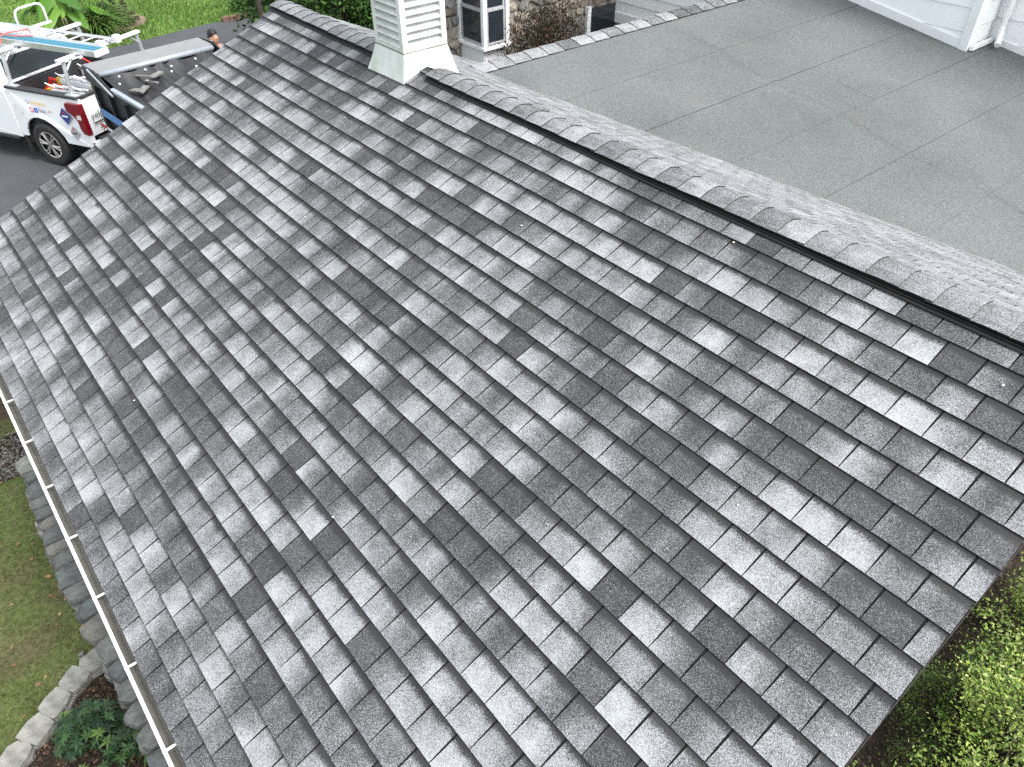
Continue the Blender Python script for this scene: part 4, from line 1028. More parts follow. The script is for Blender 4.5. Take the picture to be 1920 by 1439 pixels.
# ------------------------------------------------------------------ dump trailer (own frame: x forward, y left)
RO = (13.92, -3.50, 0.03); RA = math.radians(5.0)
tr = thing('dump_trailer', 'black high-sided dump trailer with mesh tarp and grey tarp hood', 'trailer', RO, RA, world=False)
WT = .985; LT = 3.9; ZS = 1.95; ZF = .72
for s in (1, -1):
    g = G(); g.prism([(0, ZF), (0, ZS), (-LT, ZS), (-LT, ZF)], lambda x, z: (x, s * WT, z), lambda x, z: (x, s * (WT - .035), z)); sd_ = g.build('side_wall', TRAILERBLACK, tr)
    for k in range(7): g = G(); g.box((-.25 - k * .58, s * (WT + .025), (ZF + ZS) / 2 - .03), (.06, .05, ZS - ZF - .1)); g.build('stake', TRAILERBLACK, sd_)
    g = G(); g.box((-LT / 2 - .45, s * (WT - .012), ZS + .02), (LT - .95, .075, .05)); g.build('top_rail', RAILGREY, sd_, bevel=.006)
    g = G(); g.box((-LT / 2 - .1, s * (WT + .055), 1.48), (LT - .3, .006, .13)); g.build('stripe', BLUEPAINT, sd_)
    g = G()
    g.prism([(.02, ZS + .20), (-.45, ZS + .22), (-1.05, ZS + .02), (-1.05, ZS - .04), (.02, ZS - .04)], lambda x, z: (x, s * (WT + .035), z), lambda x, z: (x, s * (WT + .015), z)); g.build('tarp_bracket', TRAILERBLACK, tr)
    g = G(); g.tube([(-.30, s * (WT + .06), ZS + .20), (-1.1, s * (WT + .06), ZS - .02)], .016, 6); g.build('tarp_arm', RAILGREY, tr)
    for k in range(5):
        g = G(); g.box((-.08 - k * .30, s * (WT + .056), 1.20), (.28, .004, .05)); g.build('reflector_tape', REDINK if k % 2 == 0 else WHITE, tr)
    g = G(); g.box((.012, s * .93, 1.36), (.012, .06, .55)); g.build('corner_reflector', REDINK, tr)
g = G(); g.box((-.02, 0, (ZF + ZS + .15) / 2), (.04, 2 * WT - .08, ZS + .15 - ZF)); g.build('bulkhead', TRAILERBLACK, tr)
g = G(); g.box((-LT + .02, 0, (ZF + ZS) / 2), (.04, 2 * WT - .08, ZS - ZF)); g.build('tail_door', TRAILERBLACK, tr)
g = G(); g.loft([[(.05, -WT, ZS + .19), (-.42, -WT, ZS + .185), (-.43, -WT, ZS + .155), (.05, -WT, ZS + .16)], [(.05, WT, ZS + .19), (-.42, WT, ZS + .185), (-.43, WT, ZS + .155), (.05, WT, ZS + .16)]]); g.build('tarp_hood', HOODGREY, tr)
g = G(); g.tube([(-.50, -WT + .02, ZS + .14), (-.50, WT - .02, ZS + .14)], .042, 12); g.build('tarp_roller', RAILGREY, tr, smooth=True)
# tarp: hangs from the roller and sags into the box
NXT, NYT = 46, 40
rt_ = np.random.RandomState(4); ph = rt_.uniform(0, 6.28, 8)
def tarp_z(a, b_):     # a 0..1 from the roller back, b_ -1..1 across
    edge = 1 - b_ ** 4
    z = ZS + .11 - .62 * (1 - math.exp(-a * 4.2)) * (.45 + .55 * edge) 
    z += .05 * math.sin(13 * a + 5 * b_ * b_ + 2.5 * b_ + ph[0]) * min(1, a * 6) + .03 * math.sin(26 * a + 9 * math.sin(3 * b_) + ph[5]) * edge + (.016 * math.sin(22 * b_ + 7 * a + ph[1]) + .012 * math.sin(31 * a - 12 * b_ + ph[2]) + .02 * math.sin(9 * b_ * (1 + a) + ph[3])) * min(1, a * 7)
    return z
g = G(); g.loft([[(-.53 - (LT - .62) * i / NXT, -WT + .06 + (2 * WT - .12) * j / NYT, tarp_z(i / NXT, -1 + 2 * j / NYT)) for j in range(NYT + 1)] for i in range(NXT + 1)], cap=False, closed=False); tp = g.build('mesh_tarp', TARP, tr, smooth=True)
for j in range(4):
    for i in (1, 3):
        b_ = -.62 + .46 * j + .08 * (i == 3); a = i / NXT
        p = (-.53 - (LT - .62) * a, b_ * (WT - .06), tarp_z(a, b_) + .012); g = G(); g.tube([(p[0], p[1], p[2] - .006), (p[0] - .004, p[1], p[2] + .008)], .018, 8); g.build('grommet', WHITEMETAL, tp)
g = G(); g.box((-LT / 2, 0, .62), (LT, .5, .14)); g.box((-LT / 2, 0, ZF - .03), (LT - .02, 2 * WT - .1, .05)); g.loft([[(.02, -.4, .5), (.02, .4, .5), (.02, .4, .6), (.02, -.4, .6)], [(.95, -.05, .5), (.95, .05, .5), (.95, .05, .6), (.95, -.05, .6)]]); g.tube([(.45, .42, .0), (.45, .42, .75)], .035, 8); g.build('chassis', TRAILERBLACK, tr)
for x in (-1.9, -2.75):
    for s in (1, -1): wheel(tr, x, s, R=.37, w=.22, y=1.22 - .0)
for s in (1, -1): g = G(); g.box((-2.32, s * 1.11, .80), (1.95, .26, .03)); g.build('mudguard', TRAILERBLACK, tr)
g = G(); 
for x in (-1.9, -2.75): g.tube([(x, -1.05, .37), (x, 1.05, .37)], .05, 8)
g.build('axle', DARKIRON, tr)
RM = Matrix.Translation(RO) @ Matrix.Rotation(RA, 4, 'Z')
for i, (x, y, L, rz, tl_) in enumerate(((-.74, .42, .60, .35, .0), (-.88, .36, .42, .30, .0), (-.94, .52, .24, 2.3, .0), (-.82, .20, .20, 1.9, .0), (-1.0, .66, .18, .4, 0))):
    a = (-.53 - x) / (LT - .62); z = tarp_z(a, y / (WT - .06)) + .085
    p = RM @ Vector((x, y, z))
    lab = ['long thin grey lath lying on the black tarp', 'shorter grey lath beside the long one on the tarp', 'pale grey board offcut nearest the roof edge on the tarp', 'small square grey offcut furthest right on the tarp', 'grey offcut at the near edge of the tarp'][i]
    g = G(); R = Matrix.Rotation(rz, 3, 'Z') @ Matrix.Rotation(.12, 3, 'Y'); g.box((0, 0, 0), (L, (.045 if i < 2 else .11), .022), R)
    o = g.build('wood_offcut', SCRAP, None, origin=(0, 0, 0)); o.location = p; tag(o, lab, 'offcut', 'scrap wood on the trailer tarp')

# ------------------------------------------------------------------ person beside the trailer
def skin_body(name, pts, edges, radii, mat, parent, sub=2):
    me = bpy.data.meshes.new(name); me.from_pydata(pts, edges, []); me.materials.append(mat)
    o = link(name, me, parent)
    sk = o.modifiers.new('skin', 'SKIN'); 
    if not me.skin_vertices: 
        bm = bmesh.new(); bm.from_mesh(me); bm.verts.layers.skin.verify(); bm.to_mesh(me); bm.free()
    for i, r_ in enumerate(radii): 
        r_ = r_ if isinstance(r_, tuple) else (r_, r_); me.skin_vertices[0].data[i].radius = r_
    me.skin_vertices[0].data[0].use_root = True
    sk.use_smooth_shade = True
    ss = o.modifiers.new('sub', 'SUBSURF'); ss.levels = sub; ss.render_levels = sub
    return o
PX, PY = 15.60, -5.24
man = thing('person', 'person with short black hair in a slate blue T-shirt standing behind the trailer', 'person', (PX, PY, .03), math.radians(200), world=False); man.scale = (1.04, 1.04, 1.04)
# local: faces +x, y left; height 1.74
body = [(0, 0, .93), (0, 0, 1.12), (0, 0, 1.32), (0, 0, 1.43), (0.01, 0, 1.50), (.03, 0, 1.57),
        (0, .19, 1.40), (.02, .25, 1.14), (.16, .22, .93), (.23, .20, .86), (0, -.19, 1.40), (.02, -.25, 1.14), (.16, -.22, .93), (.23, -.20, .86),
        (0, .10, .86), (.02, .11, .48), (-.01, .11, .09), (.12, .12, .04), (0, -.10, .86), (.02, -.11, .48), (-.01, -.11, .09), (.12, -.12, .04)]
ed = [(0, 1), (1, 2), (2, 3), (3, 4), (4, 5), (3, 6), (6, 7), (7, 8), (8, 9), (3, 10), (10, 11), (11, 12), (12, 13), (0, 14), (14, 15), (15, 16), (16, 17), (0, 18), (18, 19), (19, 20), (20, 21)]
ra = [(.14, .11), (.13, .10), (.15, .11), (.08, .07), .052, .055, .055, .048, .036, .03, .055, .048, .036, .03, .085, .062, .045, .038, .085, .062, .045, .038]
bodyo = skin_body('body', body, ed, ra, SKIN, man)
shp = [(0, 0, .95), (0, 0, 1.12), (0, 0, 1.33), (0, 0, 1.465), (0, .19, 1.40), (.012, .225, 1.25), (0, -.19, 1.40), (.012, -.225, 1.25)]
skin_body('t_shirt', shp, [(0, 1), (1, 2), (2, 3), (3, 4), (4, 5), (3, 6), (6, 7)], [(.16, .13), (.15, .12), (.17, .14), (.14, .125), .10, .08, .10, .08], SHIRT, man)
trp = [(0, 0, .95), (0, .10, .86), (.02, .11, .48), (-.01, .11, .12), (0, -.10, .86), (.02, -.11, .48), (-.01, -.11, .12)]
skin_body('trousers', trp, [(0, 1), (1, 2), (2, 3), (0, 4), (4, 5), (5, 6)], [(.155, .125), .105, .08, .07, .105, .08, .07], TROUSER, man)
g = G()   # head: egg with jaw, brow and nose
rings = []
for i in range(15):
    t = i / 14; z = 1.505 + .235 * t
    w = .078 * math.sin(math.pi * min(1, .16 + .84 * t) ** .85) ** .6 if t < .99 else .012
    w = max(.012, w); dep = w * 1.22
    ring = []
    for j in range(20):
        a = 2 * math.pi * j / 20; x = .035 + dep * math.cos(a); y = w * math.sin(a)
        if math.cos(a) > .9 and .36 < t < .58: x += .022 * (1 - abs(t - .42) / .2) * (1 if t < .5 else .5)
        if math.cos(a) > .6 and .52 < t < .62: x += .006
        if math.cos(a) > .8 and .22 < t < .32: x += .006
        ring.append((x, y, z))
    rings.append(ring)
g.loft(rings); hd = g.build('head', SKIN, man, smooth=True)
for s in (1, -1):
    g = G(); g.sphere((.03, s * .079, 1.615), (.018, .010, .030)); g.build('ear', SKIN, hd, smooth=True)
    g = G(); g.sphere((.115, s * .033, 1.632), .012, 8, 6); g.build('eye', EYEW, hd, smooth=True)
    g = G(); g.sphere((.124, s * .033, 1.632), .006, 8, 6); g.build('pupil', EYEB, hd)
    g = G(); g.tube([(.122, s * .014, 1.652), (.120, s * .035, 1.657), (.108, s * .055, 1.650)], .005, 5); g.build('eyebrow', HAIR, hd)
g = G(); g.tube([(.120, .025, 1.565), (.126, 0, 1.566), (.120, -.025, 1.565)], .005, 5); g.build('mouth', simple('lips', (.30, .11, .09), .5), hd)
g = G()
rings = []
for i in range(9):
    t = i / 8; z = 1.64 + .118 * t; w = .088 * math.cos(t * 1.35) ** .55
    rings.append([(.022 + (w * 1.22 if math.cos(a) < .3 or t > .35 else w * .92) * math.cos(a), w * math.sin(a), z - (.035 if math.cos(a) < -.2 and t < .3 else 0)) for a in np.linspace(0, 2 * math.pi, 20, endpoint=False)])
g.loft(rings); g.build('hair', HAIR, man, smooth=True)
for s in (1, -1):      # hands: palm and five curled fingers
    g = G(); c = Vector((.25, s * .195, .835)); g.sphere(c, (.045, .022, .045), 10, 8)
    for k in range(4):
        b0 = c + Vector((.022 - .0 * k, s * (.010 - .0), .02 - k * .019)); L = (.036, .042, .040, .032)[k]
        p1 = b0 + Vector((L, 0, -.012)); p2 = p1 + Vector((.012, -s * .02, -.016)); p3 = p2 + Vector((-.010, -s * .014, -.010)); g.tube([b0, p1, p2, p3], [.010, .009, .008, .007], 6)
    b0 = c + Vector((.0, -s * .012, .032)); g.tube([b0, b0 + Vector((.024, -s * .022, .008)), b0 + Vector((.045, -s * .022, -.004))], [.011, .010, .008], 6)
    g.build('hand', SKIN, man, smooth=True)
    g = G(); g.loft([[(-.09, s * .07, 0), (.19, s * .08, 0), (.19, s * .15, 0), (-.09, s * .16, 0)], [(-.09, s * .07, .07), (.17, s * .085, .055), (.17, s * .145, .055), (-.09, s * .16, .07)], [(-.07, s * .08, .15), (.03, s * .085, .15), (.03, s * .145, .15), (-.07, s * .15, .15)]]); g.build('boot', SHOE, man, bevel=.015)

# ------------------------------------------------------------------ dry-stone wall under the eave and curved stone edging
wall = thing('dry_stone_wall', 'low dry-stacked bluestone wall running beneath the white gutter', 'stone wall', (6.3, .45, LAWN_Z))
r = np.random.RandomState(12); i = 0
def wy(x): return float(np.interp(x, [3.5, 5.0, 5.6, 6.6, 7.4, 8.5], [.72, .72, .77, .80, .78, .72]))        # outer face
for lay, (zz, th) in enumerate(((LAWN_Z, .13), (LAWN_Z + .12, .12), (LAWN_Z + .235, .11))):
    x = 8.42 - .05 * lay
    while x > 2.6:
        L = r.uniform(.13, .30) if lay < 2 else r.uniform(.15, .33)
        wd = .42 + r.uniform(-.05, .05); yo = wy(x) + .02 + r.uniform(-.025, .025) - .010 * lay
        g = G(); R = rotz(r.uniform(-.12, .12)) @ Matrix.Rotation(r.uniform(-.07, .07), 3, 'X') @ Matrix.Rotation(r.uniform(-.10, .10), 3, 'Y')
        slab(g, (x - L / 2, yo - wd / 2, zz + th / 2 + r.uniform(-.008, .012)), (L * 1.0, wd, th * (1.1 if lay < 2 else r.uniform(.8, 1.3))), R, 300 + i)
        g.build('stone', FLAGSTONE[r.randint(0, 5)], wall); i += 1; x -= L
edging = thing('stone_edging', 'curved row of flat pale stones edging the mulch bed', 'stone edging', (5.0, 1.3, LAWN_Z))
pts = EDGE; j = 0
for k in range(len(pts) - 1):
    a, b_ = Vector(pts[k]), Vector(pts[k + 1]); m = (a + b_) / 2; an = math.atan2(b_.y - a.y, b_.x - a.x)
    for lay in range(2):
        g = G(); R = rotz(an + r.uniform(-.08, .08)) @ Matrix.Rotation(r.uniform(-.05, .05), 3, 'X')
        slab(g, (m.x + r.uniform(-.01, .01), m.y, LAWN_Z + .035 + .055 * lay), ((b_ - a).length * (1.22 if lay == 0 else 1.10), .27 - .03 * lay, .055), R, 700 + j)
        g.build('stone', FLAGSTONE[(1, 4, 3, 4)[j % 4]], edging); j += 1
for i, (x, y, s_) in enumerate(((5.52, .88, .07), (8.62, .75, .06))):
    g = G(); stone(g, (x, y, LAWN_Z + s_ * .35), (s_ * 1.3, s_, s_ * .9), None, 900 + i, 18); o = g.build('loose_stone', FLAGSTONE[4 - i], None, origin='base'); tag(o, ['small round stone on the lawn where the edging meets the wall', 'small stone lying beyond the wall end'][i], 'stone')

# timber landing at the far corner of the eave
ldg = thing('timber_landing', 'dark timber landing with tan slab at the far end of the wall', 'landing', (9.95, .75, LAWN_Z))
for k in range(3): g = G(); g.box((9.62, .72, LAWN_Z + .07 + k * .13), (.10, 1.1, .122)); g.build('plank', TIMBER, ldg, bevel=.006)
for k in range(3): g = G(); g.box((10.05, 1.22, LAWN_Z + .07 + k * .13), (.76, .10, .122)); g.build('plank', TIMBER, ldg, bevel=.006)
g = G(); g.box((10.15, .60, LAWN_Z + .40), (1.1, 1.2, .06)); g.build('slab', TANCONC, ldg, bevel=.01)
# brick edging at the far corner of the driveway
be = thing('brick_edging', 'short run of brown bricks edging the far corner of the driveway', 'edging', (23.1, -8.9, 0))
for k in range(8): g = G(); g.box((22.88 - .02 * k, -8.2 - k * .20, .07), (.10, .19, .16)); g.build('brick', BRICKEDGE, be, bevel=.008)

# ------------------------------------------------------------------ grass and litter (uncountable)
def blades(n, xr, yr, zf_, hgt, wid, cols, seed, keep=None, dens=None):
    r = np.random.RandomState(seed); X = r.uniform(*xr, n); Y = r.uniform(*yr, n)
    m = np.ones(n, bool)
    if keep is not None: m &= keep(X, Y)
    if dens is not None: m &= r.rand(n) < dens(X, Y)
    X, Y = X[m], Y[m]; n = len(X); Z = np.array([zf_(x, y) for x, y in zip(X, Y)])
    a = r.uniform(0, 2 * np.pi, n); tl = r.uniform(.15, .9, n); D = np.stack([np.cos(a) * tl, np.sin(a) * tl, np.ones(n)], 1)
    N = np.stack([np.cos(a + .3), np.sin(a + .3), -tl * .3], 1)
    V, F = leaves(np.stack([X, Y, Z], 1), D, N, r.uniform(*hgt, n), r.uniform(*wid, n), .15)
    return V, F, rcol(n, cols, .3, r)
def vnoise(X, Y, s, seed):
    r = np.random.RandomState(seed); ph = r.uniform(0, 6.28, (6, 2)); k = r.uniform(.5, 1.8, (6, 2)) * s * r.choice([-1, 1], (6, 2))
    return sum(np.sin(X * k[i, 0] + Y * k[i, 1] + ph[i, 0]) for i in range(6)) / 6
def inpoly(X, Y, P):
    m = np.zeros(len(X), bool); j = len(P) - 1
    for i in range(len(P)):
        c = ((P[i][1] > Y) != (P[j][1] > Y)) & (X < (P[j][0] - P[i][0]) * (Y - P[i][1]) / (P[j][1] - P[i][1] + 1e-12) + P[i][0]); m ^= c; j = i
    return m
V, F, Cc = blades(70000, (3.6, 10.2), (.55, 3.4), lambda x, y: LAWN_Z, (.025, .060), (.004, .008), [(.090, .145, .034), (.12, .160, .048), (.175, .155, .076), (.062, .105, .025)], 41,
    keep=lambda X, Y: (~inpoly(X, Y, mb)) & (Y > .70) & ~((X > 9.4) & (Y < 1.35)),
    dens=lambda X, Y: np.clip(.40 + .65 * vnoise(X, Y, 2.2, 3) + .35 * vnoise(X, Y, 7, 4), .06, 1))
o = link('lawn_grass', np_mesh('lawn_grass', V, F, GRASS, Cc)); tag(o, 'patchy short grass of the yard beside the eave', 'grass', kind='stuff')
V, F, Cc = blades(150000, (21.8, 40), (-14, 3), lambda x, y: 0.0, (.05, .13), (.018, .035), [(.105, .20, .035), (.14, .235, .055), (.17, .25, .07), (.085, .165, .03)], 42,
    keep=lambda X, Y: (~inpoly(X, Y, DRV)) & (~inpoly(X, Y, bed)), dens=lambda X, Y: np.clip(1.25 - (X - 22) / 22, .25, 1) * np.clip(.75 + .5 * vnoise(X, Y, 1.2, 8), .35, 1))
o = link('far_grass', np_mesh('far_grass', V, F, GRASS, Cc)); tag(o, 'bright green lawn beyond the driveway', 'grass', kind='stuff')
# leaf litter and wood chips
def litter(name, label, n, xr, yr, z, size, cols, seed, keep=None):
    r = np.random.RandomState(seed); X = r.uniform(*xr, n); Y = r.uniform(*yr, n)
    if keep is not None: m = keep(X, Y); X, Y = X[m], Y[m]
    n = len(X); a = r.uniform(0, 6.28, n); D = np.stack([np.cos(a), np.sin(a), r.uniform(-.25, .35, n)], 1); N = np.stack([r.normal(0, .35, n), r.normal(0, .35, n), np.ones(n)], 1)
    L = r.uniform(*size, n); V, F = leaves(np.stack([X, Y, np.full(n, z) + r.uniform(0, .02, n)], 1), D, N, L, L * r.uniform(.3, .7, n), .1)
    o = link(name, np_mesh(name, V, F, LEAF, rcol(n, cols, .35, r))); tag(o, label, 'litter', kind='stuff')
litter('bark_chips', 'brown bark chips and dead leaves covering the mulch bed', 9000, (2.0, 5.4), (.4, 2.2), LAWN_Z + .014, (.015, .05), [(.10, .055, .03), (.06, .04, .028), (.16, .10, .06), (.04, .03, .025)], 51, keep=lambda X, Y: inpoly(X, Y, mb))
litter('fallen_leaves', 'few dry brown leaves scattered on the patchy lawn', 300, (3.8, 9.6), (.75, 3.2), LAWN_Z + .025, (.03, .07), [(.28, .15, .06), (.36, .24, .11), (.20, .10, .05)], 52, keep=lambda X, Y: ~inpoly(X, Y, mb))
litter('shade_litter', 'dark leaf litter under the shrubs by the gable', 5000, (-.9, .7), (-8.5, .2), LAWN_Z + .012, (.02, .05), [(.05, .035, .025), (.08, .055, .035), (.03, .025, .02)], 53)
r = np.random.RandomState(61); n = 2600; X = r.uniform(7.9, 9.6, n); Y = r.uniform(.3, 1.2, n); m = inpoly(X, Y, gb) & ((X > 8.45) | (Y < .4)); X, Y = X[m], Y[m]; n = len(X)
S = r.uniform(.008, .022, n); th = r.uniform(0, 6.28, n); base = np.array([[1, 0, 0], [-.4, .85, 0], [-.5, -.8, 0], [0.05, 0, .75]])
Vg = np.zeros((n, 4, 3)); 
for q in range(4): Vg[:, q, 0] = X + S * (base[q, 0] * np.cos(th) - base[q, 1] * np.sin(th)); Vg[:, q, 1] = Y + S * (base[q, 0] * np.sin(th) + base[q, 1] * np.cos(th)); Vg[:, q, 2] = LAWN_Z + .008 + S * base[q, 2]
Fg = np.concatenate([np.arange(n)[:, None] * 4 + np.array(t) for t in ((0, 1, 3), (1, 2, 3), (2, 0, 3))]); cg = rcol(n, [(.16, .15, .14), (.10, .10, .10), (.22, .20, .19)], .3, r)
o = link('gravel', np_mesh('gravel', Vg.reshape(-1, 3), Fg, GRAVELM, np.concatenate([cg] * 3))); tag(o, 'loose grey gravel beside the timber landing', 'gravel', kind='stuff')

# ------------------------------------------------------------------ plants
def plant(name, label, cat, base, group=None): return thing(name, label, cat, base, 0, group)
def leaf_part(nm, parent, V, F, cols, mat, base): 
    me = np_mesh(nm, V, F, mat, cols, base); return link(nm, me, parent, base)
def shrub(name, label, base, rad, n, lsize, cols, seed, mat=LEAF, twigs=60, group=None, lump=.22, cat='shrub', inner=.45, spr=.065):
    """Bushy crown of small sprays on real twigs, with lumps and gaps."""
    r = np.random.RandomState(seed); b = Vector(base); t = plant(name, label, cat, base, group)
    g = G(); tips = []
    for i in range(twigs):
        d = unit(1, r)[0]; d[2] = abs(d[2]) * 1.0 + .05; d /= np.linalg.norm(d)
        R = 1 + lump * math.sin(5 * d[0] + seed) * math.cos(4 * d[1] + 1.3 * seed) + r.uniform(-.12, .12)
        tip = np.array([b.x + rad[0] * d[0] * R, b.y + rad[1] * d[1] * R, b.z + rad[2] * (.12 + .88 * d[2]) * R]); tips.append((tip, d))
        mid = [(b.x + tip[0]) / 2 + r.uniform(-.05, .05), (b.y + tip[1]) / 2 + r.uniform(-.05, .05), b.z + (tip[2] - b.z) * .55]
        g.tube([(b.x + r.uniform(-.06, .06), b.y + r.uniform(-.06, .06), b.z - .02), mid, tuple(tip)], [.010, .006, .002], 4, cap=False)
    g.build('stem', BARK, t)
    k = max(1, n // twigs); Cs = []; Ds = []; cc = []
    for tip, d in tips:
        f = r.uniform(0, 1, k) ** .6; spread = spr * max(rad)
        p = np.array(base) + (tip - np.array(base)) * (inner + (1.06 - inner) * f)[:, None] + r.normal(0, 1, (k, 3)) * spread * np.array([1, 1, .55])
        p[:, 2] = np.maximum(p[:, 2], b.z + .03)
        Cs.append(p); dd = unit(k, r) * .9 + d * .7 + np.array([0, 0, .35]); Ds.append(dd)
        c = rcol(k, cols, .28, r) * r.uniform(.6, 1.3); cc.append(c)
    C = np.concatenate(Cs); D = np.concatenate(Ds); cl = np.concatenate(cc); N = unit(len(C), r) + np.array([0, 0, .9]); L = r.uniform(*lsize, len(C))
    V, F = leaves(C, D, N, L, L * .55, .12)
    leaf_part('foliage', t, V, F, np.clip(cl, .002, 1), mat, base); return t
YG = [(.24, .33, .055), (.32, .40, .10), (.15, .25, .042), (.39, .44, .16), (.10, .19, .038)]
shrub('boxwood_shrub', 'yellow-green small-leaved shrub at the lower right corner, nearest the camera', (-.66, -3.45, LAWN_Z), (.76, .95, 1.35), 17000, (.018, .046), YG, 1, twigs=130, lump=.34, spr=.05)
shrub('boxwood_shrub', 'bright yellow-green small-leaved shrub in the middle of the row by the gable', (-.72, -4.75, LAWN_Z), (.76, .90, 1.42), 17000, (.018, .046), YG, 2, twigs=130, lump=.34, spr=.05)
shrub('boxwood_shrub', 'yellow-green small-leaved shrub furthest up the right edge of the picture', (-.50, -6.15, LAWN_Z), (.76, .98, 1.4), 17000, (.018, .046), YG, 3, twigs=130, lump=.34, spr=.05)
shrub('boxwood_shrub', 'darker green low shrub tucked under the rake edge', (-.02, -4.9, LAWN_Z), (.34, .75, .5), 4500, (.018, .034), [(.05, .10, .02), (.08, .14, .03), (.12, .19, .03)], 4, twigs=90)
# rhododendron in the mulch bed: whorls of long leaves
def rhodo(base, rad, n, seed, label):
    r = np.random.RandomState(seed); t = plant('rhododendron', label, 'shrub', base); b = np.array(base); g = G(); C = []; D = []; N = []; cc = []
    for i in range(n):
        d = unit(1, r)[0]; d[2] = abs(d[2]); R = r.uniform(.55, 1.05); tip = b + np.array([rad[0] * d[0] * R, rad[1] * d[1] * R, .10 + rad[2] * d[2] * R])
        g.tube([tuple(b + r.uniform(-.05, .05, 3) * [1, 1, 0]), tuple((b + tip) / 2 + [0, 0, -.03]), tuple(tip)], [.009, .006, .004], 4, cap=False)
        k = r.randint(6, 10); a0 = r.uniform(0, 6.28); c = rcol(1, [(.016, .042, .014), (.024, .060, .018), (.012, .034, .012), (.034, .075, .018)], .25, r)[0]
        if r.rand() < .04: c = np.array([.09, .16, .03])
        for q in range(k):
            a = a0 + 2 * np.pi * q / k; tlt = r.uniform(-.25, .35); C.append(tip); D.append([np.cos(a), np.sin(a), tlt]); N.append([-.3 * np.cos(a), -.3 * np.sin(a), 1]); cc.append(c * r.uniform(.8, 1.2))
    g.build('stem', BARK, t); C = np.array(C); L = r.uniform(.045, .082, len(C)); V, F = leaves(C, np.array(D), np.array(N), L, L * .36, .18); leaf_part('foliage', t, V, F, np.array(cc), DARKLEAF, base)
rhodo((4.62, 1.02, LAWN_Z), (.24, .28, .30), 80, 5, 'dark green whorled rhododendron nearest the curved stone edging')
rhodo((4.05, 1.25, LAWN_Z), (.26, .30, .32), 85, 6, 'dark green rhododendron at the bottom left corner of the picture')
rhodo((4.28, .80, LAWN_Z), (.16, .18, .24), 36, 8, 'smaller dark green rhododendron close to the wall')
def strap(name, label, base, n, L, wid, cols, seed, arch=.9, mat=GRASS, spread=1.0, cat='plant', seg=6):
    """Fountain of arching strap leaves."""
    r = np.random.RandomState(seed); t = plant(name, label, cat, base); V = []; F = []; cc = []
    for i in range(n):
        a = r.uniform(0, 6.28); l_ = L * r.uniform(.6, 1.1); el = r.uniform(.75, 1.45); w = wid * r.uniform(.7, 1.2); p = np.array(base, float) + np.append(r.normal(0, .04 * spread * L, 2), 0); side = np.array([-math.sin(a), math.cos(a), 0]); k = len(V); bend = arch * r.uniform(.7, 1.3)
        for s_ in range(seg + 1):
            f = s_ / seg; ww = w * (1 - f ** 2.2) * (.5 + .5 * min(1, f * 4)); V += [p + side * ww / 2, p - side * ww / 2]
            e = el - bend * f * 1.9; p = p + np.array([math.cos(a) * math.cos(e), math.sin(a) * math.cos(e), math.sin(e)]) * l_ / seg; p[2] = max(p[2], base[2] + .02)
        c = rcol(1, cols, .3, r)[0]
        for s_ in range(seg): F.append((k + 2 * s_, k + 2 * s_ + 1, k + 2 * s_ + 3, k + 2 * s_ + 2)); cc.append(c * (.7 + .5 * s_ / seg))
    leaf_part('foliage', t, np.array(V), np.array(F), np.array(cc), mat, base); return t
strap('daylily', 'tuft of arching green strap leaves beside the stone wall', (4.30, .60, LAWN_Z + .02), 46, .42, .016, [(.07, .17, .03), (.10, .21, .05), (.05, .13, .03)], 11)
strap('ornamental_grass', 'big fountain of arching green ornamental grass beyond the truck', (23.9, -5.05, .02), 900, 1.35, .03, [(.09, .18, .035), (.15, .25, .06), (.06, .13, .025), (.20, .29, .085)], 12, arch=.78, spread=2.0, cat='ornamental grass')
